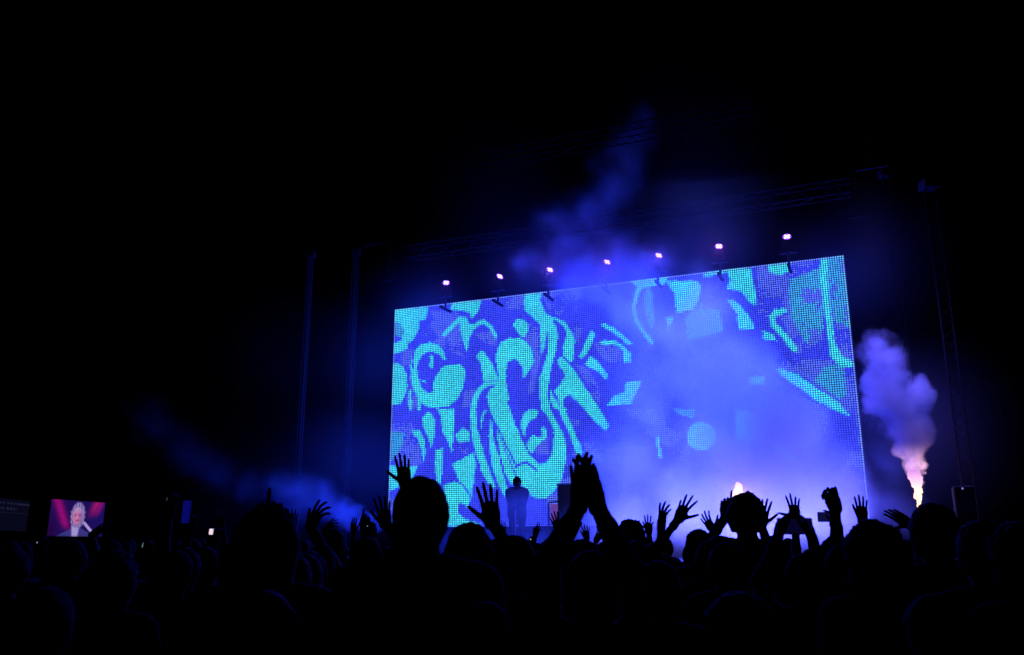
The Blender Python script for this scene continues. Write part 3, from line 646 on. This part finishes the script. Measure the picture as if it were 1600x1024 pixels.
HP([img_hand(1312, 826, 6.6, -15, 'l', -60, (.2, .3, .5, .5, .5), .2, .5)], 1.6, 'person holding the small sideways phone behind the raised fist')
PH = [(330, 831, 5.6, 8, 11, 4, (1, .80, .9), .9, 'small bright white phone screen alone in the dark left crowd'), (223, 852, 6.0, 2.4, 9, 8, (.45, .9, .9), .5, 'thin green lit phone edge low in the left crowd'),
      (58, 848, 6.0, 3, 4.5, -20, (.55, .6, 1), .6, 'tiny blue white phone light below the pink video screen'), (261, 780, 5.0, 3, 7, 15, (.6, .55, 1), .12, 'dim tilted phone glint high over the left crowd'),
      (291, 800, 5.4, 14, 36, 1, (.008, .01, .55), .22, 'tall phone with dim deep blue screen left of the white one'), (619, 835, 5.6, 3.4, 9, -2, (.25, .25, 1), .9, 'thin violet phone light below the screen corner'),
      (829, 843, 9.0, 3, 3, 30, (.7, .7, 1), .7, 'tiny phone light below the man on stage'), (574, 822, 7.3, 2.6, 2.8, 0, (.8, .9, 1), .6, 'tiny white phone light under the pointing finger'),
      (366, 856, 5, 1.6, 5, 5, (.3, .6, .5), .25, 'faint green phone edge below the wide long hair head')]
for q in PH:
    phone(*q)
    P = at(q[0], q[1] + q[4] / 2 + 14, q[2] + .03)
    h = img_hand(q[0] + 1, q[1] + q[4] / 2 + .085 * F_PX / q[2], q[2] + .03, 0, 'r', 20, (.3, .5, .5, .5, .5), .1, .3, g=.9)
    HP([h], 1.60, 'person holding up the ' + q[8].split(' phone')[0] + ' phone', dx=.16)

# the rest of the crowd: people nobody can tell apart
protos = [person((0, -40), 1.66, label='x', hair=hh, mats=k, h_body=.026, h_hand=.007) for k, hh in enumerate(('short', 'long', 'crop', 'puffy'))]
spots = []
rows = [(2.6, 1.50), (3.6, 1.57), (4.7, 1.60), (5.9, 1.62), (7.3, 1.64), (9.0, 1.65), (10.8, 1.66), (12.6, 1.67)]
for k, (d, h) in enumerate(rows):
    half = d * .62; n = int(2 * half / (.62 + .02 * k)); 
    for i in range(n):
        x = -half + (i + .5 + .35 * (k % 2)) * 2 * half / n + random.uniform(-.08, .08)
        if d < 3 and abs(x) < .0: continue
        spots.append((x, d + random.uniform(-.15, .15), h + random.uniform(-.03, .03)))
for i, (x, y, h) in enumerate(spots):
    o = protos[i % 4] if i < 4 else copy_tree(protos[i % 4])
    o.location = (x, y, 0); s_ = h / 1.66; o.scale = (s_, s_, s_); o.rotation_euler = (0, 0, random.uniform(-.3, .3))
    o['label'] = 'person standing in the black crowd with arms down'; o['group'] = 'people standing in the black crowd'

# ------------------------------------------------------------------ the man on stage, and gear
up_, zp_, PP = hit(808, 745, 3.0)
perf_z = float(PP[2]); HPF = perf_z - DECK
fa = math.atan2(-(CAM - PP)[0], (CAM - PP)[1])
def ph(x, y, ang, th, roll, **kw):
    A = img_hand(x, y, PP[1] - .28, ang, th, roll, (.3, .5, .55, .6, .6), .2, .4, **kw); A['pole'] = ((-.8 if th == 'r' else .8), -.3, -1.); return A
aR = ph(795, 790, 40, 'r', 20); aL = ph(818, 789, -40, 'l', 20)
pf = person((PP[0], PP[1]), HPF - .02, fa, (aL, aR), 'short', 'person on stage facing the crowd in a long coat, arms bent in front', coat=True, h_body=.018, h_hand=.005, z0=DECK, bulk=.96, mats=2)
tag(pf, group='performers')
del pf['group']
o = thing('microphone_stand', tuple(PP[:2] + np.array([-.04, -.55])) + (DECK,), 0, 'thin bright microphone stand before the performer', 'microphone stand')
b = MB(); b.tube((0, 0, .03), (0, 0, 1.02), .012, 8); b.build('pole', M['alu'], o)
b = MB(); b.tube((0, 0, 0), (0, 0, .028), .13, 20); b.build('base', M['black'], o)
b = MB(); b.tube((0, 0, 1.02), (0, .12, 1.10), .017, 8, .024); b.build('microphone', M['black'], o)
def gear(px0, px1, ytop, v, dep, label):
    u0, _, _ = hit(px0, 820, v); u1, z, _ = hit(px1, ytop, v); wd = u1 - u0
    o = thing('equipment_rack', S(u0, v, DECK), YAW_S, label, 'equipment rack')
    H_ = z - DECK
    MB().box((0, -dep, .06), (wd, 0, H_ * .62), .015).build('lower_case', M['case'], o)
    MB().box((.02, -dep + .02, H_ * .62 + .003), (wd - .02, -.02, H_ - .06), .015).build('upper_case', M['case'], o)
    t_ = MB(); t_.box((-.04, -dep * .8, H_ - .057), (wd + .05, -.03, H_ - .02), .008); t_.build('shelf', M['alu'], o)
    for x in (.06, wd - .06):
        w_ = MB(); w_.tube((x, -dep + .06, .03), (x, -dep + .06, .058), .03, 10); w_.build('wheel', M['black'], o)
    hN = MB(); hN.path([(wd * .3, -dep - .005, H_ * .4), (wd * .3, -dep - .035, H_ * .4), (wd * .7, -dep - .035, H_ * .4), (wd * .7, -dep - .005, H_ * .4)], .008); hN.build('handle', M['alu'], o)
    return o
gear(882, 906, 756, 2.3, .5, 'tall dark equipment rack on stage behind the clapping hands')
u0, z0, _ = hit(857, 785, 2.6); u1, _, _ = hit(880, 785, 2.6)
o = thing('keyboard_stand', S(u0, 2.6, DECK), YAW_S, 'thin metal stand with a glowing panel for the pink screen patch left of the equipment rack', 'stand')
b = MB(); wd = u1 - u0; hz = z0 - DECK
b.path([(0, 0, 0), (0, 0, hz), (wd, 0, hz + .02), (wd, 0, 0)], .011); b.build('frame', M['black'], o)
b = MB(); b.path([(.02, 0, hz * .6), (wd - .02, 0, hz * .62)], .011); b.build('rail', M['black'], o)
MB().box((.05, -.02, hz * .66), (wd - .05, .0, hz - .04), .004).build('panel', emit('pink_patch_glow', (.30, .12, .80), .4), o)  # panel glows in place of a pink patch on the screen
u0, z0, P0 = hit(1484, 762, 3.0); u1, _, _ = hit(1520, 762, 3.0)
o = thing('speaker_stack', S(u0, 3.0, DECK), YAW_S, 'stack of two black speaker boxes at the far right wing with small lights', 'speaker stack')
b = MB(); wd = u1 - u0; hz = z0 - DECK; MB().box((0, -.5, 0), (wd, 0, hz * .48), .02).build('lower_speaker', M['case'], o)
MB().box((0.02, -.48, hz * .48 + .004), (wd - .02, -.02, hz), .02).build('upper_speaker', M['case'], o)
for (fx, fz, cr) in ((.5, .25, .13), (.5, .74, .13)):
    c_ = MB(); c_.tube((wd * fx, -.512, hz * fz), (wd * fx, -.50, hz * fz), cr, 20, cr * .9); c_.build('speaker_cone', M['black'], o)
b = MB(); b.tube((wd * .72, -.54, .12), (wd * .95, -.54, .22), .014, 6); b.build('strip_light', emit('strip', (.75, .8, 1), .9), o)
b = MB(); b.tube((wd * .45, -.5, hz - .05), (wd * .45, -.515, hz - .05), .018, 8); b.build('indicator', emit('indicator', (.4, .3, .9), .6), o)

# ------------------------------------------------------------------ side screens at far left
def side_screen(TL, TR, BLy, YL, name, label, n, m, fn, st):
    a, b = wall_from(TL, TR, YL); zb = at(TL[0], BLy, YL)[2]; a_ = Vector((a[0], a[1], 0)); b_ = Vector((b[0], b[1], 0)); hgt = a[2] - zb
    o = thing(name, (a[0], a[1], 0), 0, label, 'video screen'); d = b_ - a_; L_ = d.length
    cols = np.array([fn((i + .5) / n, (j + .5) / m) for j in range(m) for i in range(n)])
    nrm = Vector((d.y, -d.x, 0)).normalized()
    if nrm.dot(a_) > 0: nrm = -nrm
    picture('display', lambda p, q: tuple(d * p + nrm * .03 + Vector((0, 0, zb + q * hgt))), n, m, cols, picture_mat('side_picture', 0, .5, st * .85, st), o)
    an = math.atan2(d.y, d.x); back = MB().box((-.04, .0, zb - .04), (L_ + .04, .2, zb + hgt + .04), .01); Q = Matrix.Rotation(an, 3, 'Z')
    back.V = [tuple(Q @ Vector(v)) for v in back.V]; back.build('housing', M['black'], o)
    for f_ in (.15, .85):
        lg = MB(); p = d * f_ - nrm * .1; lg.tube((p.x, p.y, 0), (p.x, p.y, zb - .045), .07, 10); lg.build('leg', M['black'], o)
    return o
def sm(a, b, x): t = min(1, max(0, (x - a) / (b - a))); return t * t * (3 - 2 * t)
def mix(a, b, t): return np.array(a) * (1 - t) + np.array(b) * t
def singer(x, y):
    yy = 1 - y; c = mix((.018, .004, .10), (.012, .006, .13), x)
    b1 = x - (.10 + yy * .28); c = mix(c, (.34, .004, .20), .95 * math.exp(-(b1 / .07) ** 2) * sm(.9, .6, yy))
    c = mix(c, (.42, .01, .17), .9 * math.exp(-((x - .80 + (yy - .2) * .25) / .07) ** 2) * sm(.55, .05, yy)); c = mix(c, (.30, .005, .20), .8 * math.exp(-((x - .93 + yy * .22) / .05) ** 2) * sm(.5, .2, yy))
    c = mix(c, (.02, .0, .03), sm(.2, .0, x - .0) * .6 * sm(.3, .8, yy))
    body = sm(.0, .06, yy - (.66 + abs(x - .50) * .9)); c = mix(c, (.05, .04, .26), body)
    sh = sm(.09, .05, abs(x - .475 - (yy - .8) * .02) + (yy - .7) * .06) * sm(.66, .72, yy); c = mix(c, (.42, .34, .75), sh)
    mic = abs((x - .66) * .85 - (yy - .66) * .55) ; c = mix(c, (.48, .36, .80), sm(.04, .02, mic) * sm(.56, .60, yy) * sm(.90, .84, yy))
    hd = ((x - .50) / (.13 + .006 * math.sin(yy * 45) + .03 * sm(.5, .75, yy))) ** 2 + ((yy - .40) / .36) ** 2; c = mix(c, mix((.10, .05, .26), (.42, .32, .70), .5 + .5 * math.sin(x * 150 + yy * 9) * math.sin(yy * 14 + x * 30)), sm(1.2, .8, hd))
    fc = ((x - .49) / .088) ** 2 + ((yy - .42) / .25) ** 2
    skin = mix((.62, .20, .45), (.30, .12, .38), sm(.48, .6, x)); skin = mix(skin, (.50, .30, .62), sm(.36, .24, yy))
    c = mix(c, skin, sm(1.1, .85, fc))
    for ex in (.455, .53): c = mix(c, (.10, .03, .14), .8 * math.exp(-((x - ex) / .022) ** 2 - ((yy - .40) / .03) ** 2))
    c = mix(c, (.08, .01, .08), .8 * math.exp(-((x - .50) / .025) ** 2 - ((yy - .545) / .03) ** 2)); c = mix(c, (.8, .4, .6), .5 * math.exp(-((x - .485) / .012) ** 2 - ((yy - .47) / .05) ** 2))
    return c * (.8 + .4 * random.random()) * sm(1.06, .95, yy)
side_screen((80, 780), (164, 786), 838, 46, 'side_screen', 'small distant screen at the left showing a singer in pink light', 84, 54, singer, .85)
LET = np.random.rand(64)
def board(x, y):
    yy = 1 - y; c = np.array((.003, .003, .014))
    if (.10 < yy < .17 and x > .0 or .26 < yy < .33 and .12 < x < .72) and LET[int(x * 40)] > .35: c = c + np.array((.012, .012, .035))
    if .42 < yy < .44 or .93 < yy < .95 and x < .45: c = c + np.array((.006, .006, .018))
    return c
side_screen((-28, 775), (46, 784), 828, 46, 'side_screen', 'dim far board with faint unreadable lines cut by the left edge', 74, 50, board, .8)

# ------------------------------------------------------------------ flames
def flame(px, pyb, pyt, wpx, v, label, seed, cone=False):
    u, z, P = hit(px, pyb, v); _, z1, _ = hit(px, pyt, v); r = wpx / 2 * P[1] / F_PX; hgt = z1 - z
    rng = np.random.RandomState(seed); K = 14
    pts = [(rng.uniform(-.3, .3) * r * (t if cone else 1), rng.uniform(-.3, .3) * r * (t if cone else 1), hgt * t) for t in np.linspace(.03, .9, K)]
    rk = rng.uniform(.75, 1.1, K)
    def f(Q):
        d = None
        for k, p in enumerate(pts):
            t = k / (K - 1); rr = r * ((.20 + .80 * t ** .9) if cone else (.45 + .65 * math.sin(math.pi * (.12 + .80 * t)))) * rk[k]
            q = ell(Q, p, (rr, rr, max(rr, hgt * .07))); d = q if d is None else smin(d, q, r * .25)
        return d + .16 * r * np.sin(Q[:, 0] * 45 + Q[:, 2] * 34) * np.sin(Q[:, 2] * 60 + Q[:, 1] * 30)
    m, t = new_mat('flame'); t.nodes.clear(); N = t.nodes.new; L = t.links.new
    tc = N('ShaderNodeTexCoord'); sp_ = N('ShaderNodeSeparateXYZ'); L(tc.outputs['Object'], sp_.inputs[0])
    mr = N('ShaderNodeMapRange'); mr.inputs['From Max'].default_value = hgt; L(sp_.outputs['Z'], mr.inputs['Value'])
    cr = N('ShaderNodeValToRGB'); L(mr.outputs[0], cr.inputs[0]); cr.color_ramp.elements[0].color = (1, .56, .30, 1); cr.color_ramp.elements[1].color = (.80, .34, .95, 1)
    e_ = cr.color_ramp.elements.new(.5); e_.color = (1, .64, .52, 1)
    st_ = N('ShaderNodeMapRange'); st_.inputs['To Min'].default_value = 2.6; st_.inputs['To Max'].default_value = .9 if cone else 2.2; L(mr.outputs[0], st_.inputs['Value'])
    em = N('ShaderNodeEmission'); L(cr.outputs[0], em.inputs[0]); L(st_.outputs[0], em.inputs[1]); o_ = N('ShaderNodeOutputMaterial'); L(em.outputs[0], o_.inputs[0]); m.cycles.emission_sampling = 'NONE'
    o = net_obj('flame', [surface_nets(f, (-r * 1.8, -r * 1.8, -.02), (r * 1.8, r * 1.8, hgt * 1.1), r / 6)], m)
    o.location = S(u, v, z); tag(o, label, 'flame'); return P
flame(1437, 797, 735, 19, 3.2, 'tall narrow white pink flame at the foot of the smoke jet right of the screen', 5, True)
flame(1157, 800, 754, 15, 3.6, 'small white orange flame above the tall bushy hair', 3)

# ------------------------------------------------------------------ smoke
def smoke(name, puffs, dens, color, label, nscale=1.2, warp=.35, edge=.35, amp=.9, h=.22, aniso=.35, glow=None):
    """puffs: (x, y, z, r, weight); closed mesh round them with a turbulent density inside"""
    pf_ = np.array(puffs, float)
    def f(Q):
        d = None
        for x, y, z, r, w_ in pf_:
            q = np.linalg.norm(Q - np.array([x, y, z], np.float32), axis=1) - r * 1.06 - warp * .85; d = q if d is None else smin(d, q, .3)
        return d
    lo = (pf_[:, :3] - pf_[:, 3:4] * 1.1).min(0) - warp - .2; hi = (pf_[:, :3] + pf_[:, 3:4] * 1.1).max(0) + warp + .2
    m, t = new_mat(name); t.nodes.clear(); N = t.nodes.new; L = t.links.new
    out = N('ShaderNodeOutputMaterial'); geo = N('ShaderNodeNewGeometry'); nz = N('ShaderNodeTexNoise')
    nz.inputs['Scale'].default_value = nscale; nz.inputs['Detail'].default_value = 3.5; nz.inputs['Roughness'].default_value = .6
    L(geo.outputs['Position'], nz.inputs['Vector'])
    sb = N('ShaderNodeVectorMath'); sb.operation = 'SUBTRACT'; sb.inputs[1].default_value = (.5, .5, .5); L(nz.outputs['Color'], sb.inputs[0])
    sc_ = N('ShaderNodeVectorMath'); sc_.operation = 'MULTIPLY_ADD'; sc_.inputs[1].default_value = (warp * 2.2,) * 3; L(sb.outputs[0], sc_.inputs[0]); L(geo.outputs['Position'], sc_.inputs[2])
    cur = None
    for x, y, z, r, w_ in pf_:
        ds = N('ShaderNodeVectorMath'); ds.operation = 'DISTANCE'; ds.inputs[1].default_value = (x, y, z); L(sc_.outputs[0], ds.inputs[0])
        ma = N('ShaderNodeMath'); ma.operation = 'MULTIPLY_ADD'; ma.inputs[1].default_value = -w_ / r; ma.inputs[2].default_value = w_; L(ds.outputs['Value'], ma.inputs[0])
        if cur is None: cur = ma
        else:
            mx = N('ShaderNodeMath'); mx.operation = 'SMOOTH_MAX'; mx.inputs[2].default_value = .25; L(cur.outputs[0], mx.inputs[0]); L(ma.outputs[0], mx.inputs[1]); cur = mx
    n2 = N('ShaderNodeMath'); n2.operation = 'MULTIPLY_ADD'; n2.inputs[1].default_value = amp; L(nz.outputs['Fac'], n2.inputs[0])
    sh = N('ShaderNodeMath'); sh.operation = 'SUBTRACT'; sh.inputs[1].default_value = amp * .5; L(cur.outputs[0], sh.inputs[0]); L(sh.outputs[0], n2.inputs[2])
    mr = N('ShaderNodeMapRange'); mr.interpolation_type = 'SMOOTHSTEP'; mr.inputs['From Min'].default_value = 0; mr.inputs['From Max'].default_value = edge
    mr.inputs['To Max'].default_value = 1
    L(n2.outputs[0], mr.inputs['Value'])
    # thicker in the heart of each puff
    hm = N('ShaderNodeMath'); hm.operation = 'MAXIMUM'; hm.inputs[1].default_value = .08; L(cur.outputs[0], hm.inputs[0])
    dm = N('ShaderNodeMath'); dm.operation = 'MULTIPLY'; L(mr.outputs[0], dm.inputs[0]); L(hm.outputs[0], dm.inputs[1])
    dd = N('ShaderNodeMath'); dd.operation = 'MULTIPLY'; dd.inputs[1].default_value = dens * 2; L(dm.outputs[0], dd.inputs[0])
    v = N('ShaderNodeVolumePrincipled'); v.inputs['Color'].default_value = (*color, 1); v.inputs['Anisotropy'].default_value = aniso
    L(dd.outputs[0], v.inputs['Density']); L(v.outputs[0], out.inputs['Volume'])
    if glow:
        # the burning foot of the jet: emission that dies out with height
        gx, gy, gz, gh, gs = glow
        sp_ = N('ShaderNodeSeparateXYZ'); L(geo.outputs['Position'], sp_.inputs[0])
        g1 = N('ShaderNodeMapRange'); g1.interpolation_type = 'SMOOTHERSTEP'; g1.inputs['From Min'].default_value = gz + gh; g1.inputs['From Max'].default_value = gz; g1.inputs['To Max'].default_value = gs
        L(sp_.outputs['Z'], g1.inputs['Value']); g2 = N('ShaderNodeMath'); g2.operation = 'MULTIPLY'; L(g1.outputs[0], g2.inputs[0]); L(mr.outputs[0], g2.inputs[1])
        L(g2.outputs[0], v.inputs['Emission Strength']); v.inputs['Emission Color'].default_value = (1.0, .52, .72, 1)
    o = net_obj(name, [surface_nets(f, lo, hi, h)], m); tag(o, label, None, None, 'stuff'); m.cycles.volume_sampling = 'MULTIPLE_IMPORTANCE'
    return o
def puff(px, py, rpx, v, w_=1.0):
    u, z, P = hit(px, py, v); return (*P, rpx * np.linalg.norm(P[:2]) / F_PX, w_)
bank = [puff(*a) for a in ((985, 800, 75, 2.2, .7), (1075, 790, 95, 2.4, .9), (1175, 770, 110, 2.6, 1.2), (1275, 780, 100, 2.2, 1.0), (1335, 815, 50, 2.0, .7), (1210, 680, 105, 2.2, 1.15), (1120, 690, 85, 2.2, .7),
                          (1130, 590, 100, 2.0, .85), (1060, 540, 95, 1.8, .62), (1100, 500, 85, 1.8, .55), (1000, 490, 95, 1.6, .5), (1190, 590, 60, 2.0, .7), (1010, 640, 70, 2.2, .5), (1300, 720, 60, 2.0, .6), (990, 590, 100, 2.0, .34), (990, 720, 100, 2.4, .5))]
smoke('smoke_bank', bank, 1.1, (.93, .93, .95), 'thick pale blue smoke bank before the right half of the big screen', nscale=.75, warp=.6, edge=.55, amp=.8, h=.25)
plume = [puff(*a) for a in ((950, 440, 90, 1.3, .52), (1000, 445, 75, 1.3, .45), (905, 430, 80, 1.3, .48), (960, 390, 75, 1.3, .5), (890, 375, 75, 1.3, .5), (1025, 405, 55, 1.3, .45), (860, 400, 60, 1.3, .42), (925, 330, 66, 1.3, .6), (960, 290, 62, 1.3, .66), (950, 310, 64, 1.3, .62), (985, 255, 54, 1.3, .66), (1000, 222, 48, 1.3, .64), (1003, 190, 44, 1.3, .6), (820, 405, 46, 1.3, .4), (880, 345, 58, 1.3, .42))]
smoke('smoke_plume', plume, 1.7, (.9, .9, .95), 'blue smoke rising in a leaning plume above the top of the big screen', nscale=1.0, warp=.7, edge=.9, amp=.55, h=.22)
left = [puff(*a) for a in ((592, 824, 11, 3.4, 1.3), (575, 815, 18, 3.4, 1.2), (550, 806, 26, 3.4, 1.0), (522, 798, 36, 3.4, .8), (495, 784, 44, 3.4, .62), (460, 768, 46, 3.4, .46), (425, 756, 42, 3.4, .38), (455, 805, 40, 3.4, .36), (395, 760, 36, 3.4, .34), (345, 742, 42, 3.4, .34), (318, 722, 42, 3.4, .3), (292, 708, 48, 3.4, .3), (250, 672, 48, 3.4, .28), (236, 636, 38, 3.4, .26))]
smoke('smoke_drift', left, 1.45, (.9, .9, .95), 'low blue smoke blown to the left from the stage edge', nscale=1.0, warp=.45, edge=.6, amp=.42, h=.16)
jet = [puff(*a) for a in ((1435, 752, 7, 3.2, 1.4), (1432, 738, 10, 3.2, 1.4), (1428, 722, 15, 3.2, 1.4), (1422, 700, 22, 3.2, 1.4), (1425, 672, 34, 3.2, 1.3), (1412, 645, 33, 3.2, 1.2), (1430, 620, 30, 3.2, 1.0),
                         (1385, 625, 38, 3.2, 1.0), (1372, 600, 28, 3.2, .9), (1392, 590, 30, 3.2, .7), (1383, 560, 36, 3.2, .45), (1375, 545, 28, 3.2, .35))]
JP = S(*[hit(1437, 797, 3.2)[0], 3.2, hit(1437, 797, 3.2)[1]])
smoke('smoke_jet', jet, 3.2, (.64, .60, .62), 'bright billowing smoke jet shooting up right of the screen, pink at its foot', nscale=3.1, warp=.24, edge=.22, amp=.9, h=.09, glow=(JP[0], JP[1], JP[2] + .55, .75, 3.6))
side = [puff(*a) for a in ((1385, 790, 55, 1.8, .5), (1390, 720, 50, 1.8, .4), (1420, 800, 50, 1.8, .4))]
smoke('smoke_wisp', side, .35, (.9, .9, .95), 'thin blue smoke between the right screen edge and the jet', nscale=.9, warp=.4, edge=.5, amp=.5, h=.2)
mist = [puff(*a) for a in ((830, 850, 70, 3.6, .8), (760, 845, 60, 3.6, .6), (900, 845, 70, 3.6, .9), (960, 820, 80, 3.4, 1.0), (690, 845, 50, 3.4, .5), (808, 800, 55, 4.0, .9))]
smoke('stage_mist', mist, .27, (.92, .92, .95), 'thin blue mist over the stage floor around the performer', nscale=.6, warp=.4, edge=.6, amp=.4, h=.25)
air = [(*S(u_, .9, z_), r_, w_) for u_, z_, r_, w_ in ((-.9, 3.6, 3.0, 1.), (-3.2, 3.0, 4.2, .55), (-2.6, 6.5, 3.6, .5), (4, 10.6, 3.6, .4), (9, 11.2, 3.6, .4), (1.5, 8.0, 2.6, .8), (5, 8.6, 2.8, .8), (9, 8.8, 2.8, .8), (SW + .4, 7.6, 2.6, .7), (SW + 1.0, 4, 2.8, .8), (-.5, 6.6, 2.6, .8))]
smoke('stage_haze', air, .044, (.9, .9, .95), 'faint blue haze glowing round the edges of the big screen', nscale=.3, warp=.5, edge=1., amp=.3, h=.5, aniso=.2)
# the machine that shoots the jet, and its lamp
o = thing('smoke_machine', (JP[0], JP[1], DECK), YAW_S, 'small black jet machine at the foot of the tall smoke jet', 'smoke machine')
MB().box((-.2, -.16, 0), (.2, .16, .24), .02).build('housing', M['black'], o)
b = MB(); b.tube((0, 0, .241), (0, 0, max(.3, JP[2] - DECK)), .04, 12, .03); b.build('nozzle', M['alu'], o)
def point(name, P, col, e, r=.1):
    l = bpy.data.lights.new(name, 'POINT'); l.color = col; l.energy = e; l.shadow_soft_size = r; o = bpy.data.objects.new(name, l); C.objects.link(o); o.location = Vector(P); return o
point('jet_fire', JP + np.array([0, -.0, .5]), (1.0, .50, .62), 110, .15)
point('flame_fire', hit(1157, 775, 3.4)[2], (1.0, .6, .8), 9, .15)
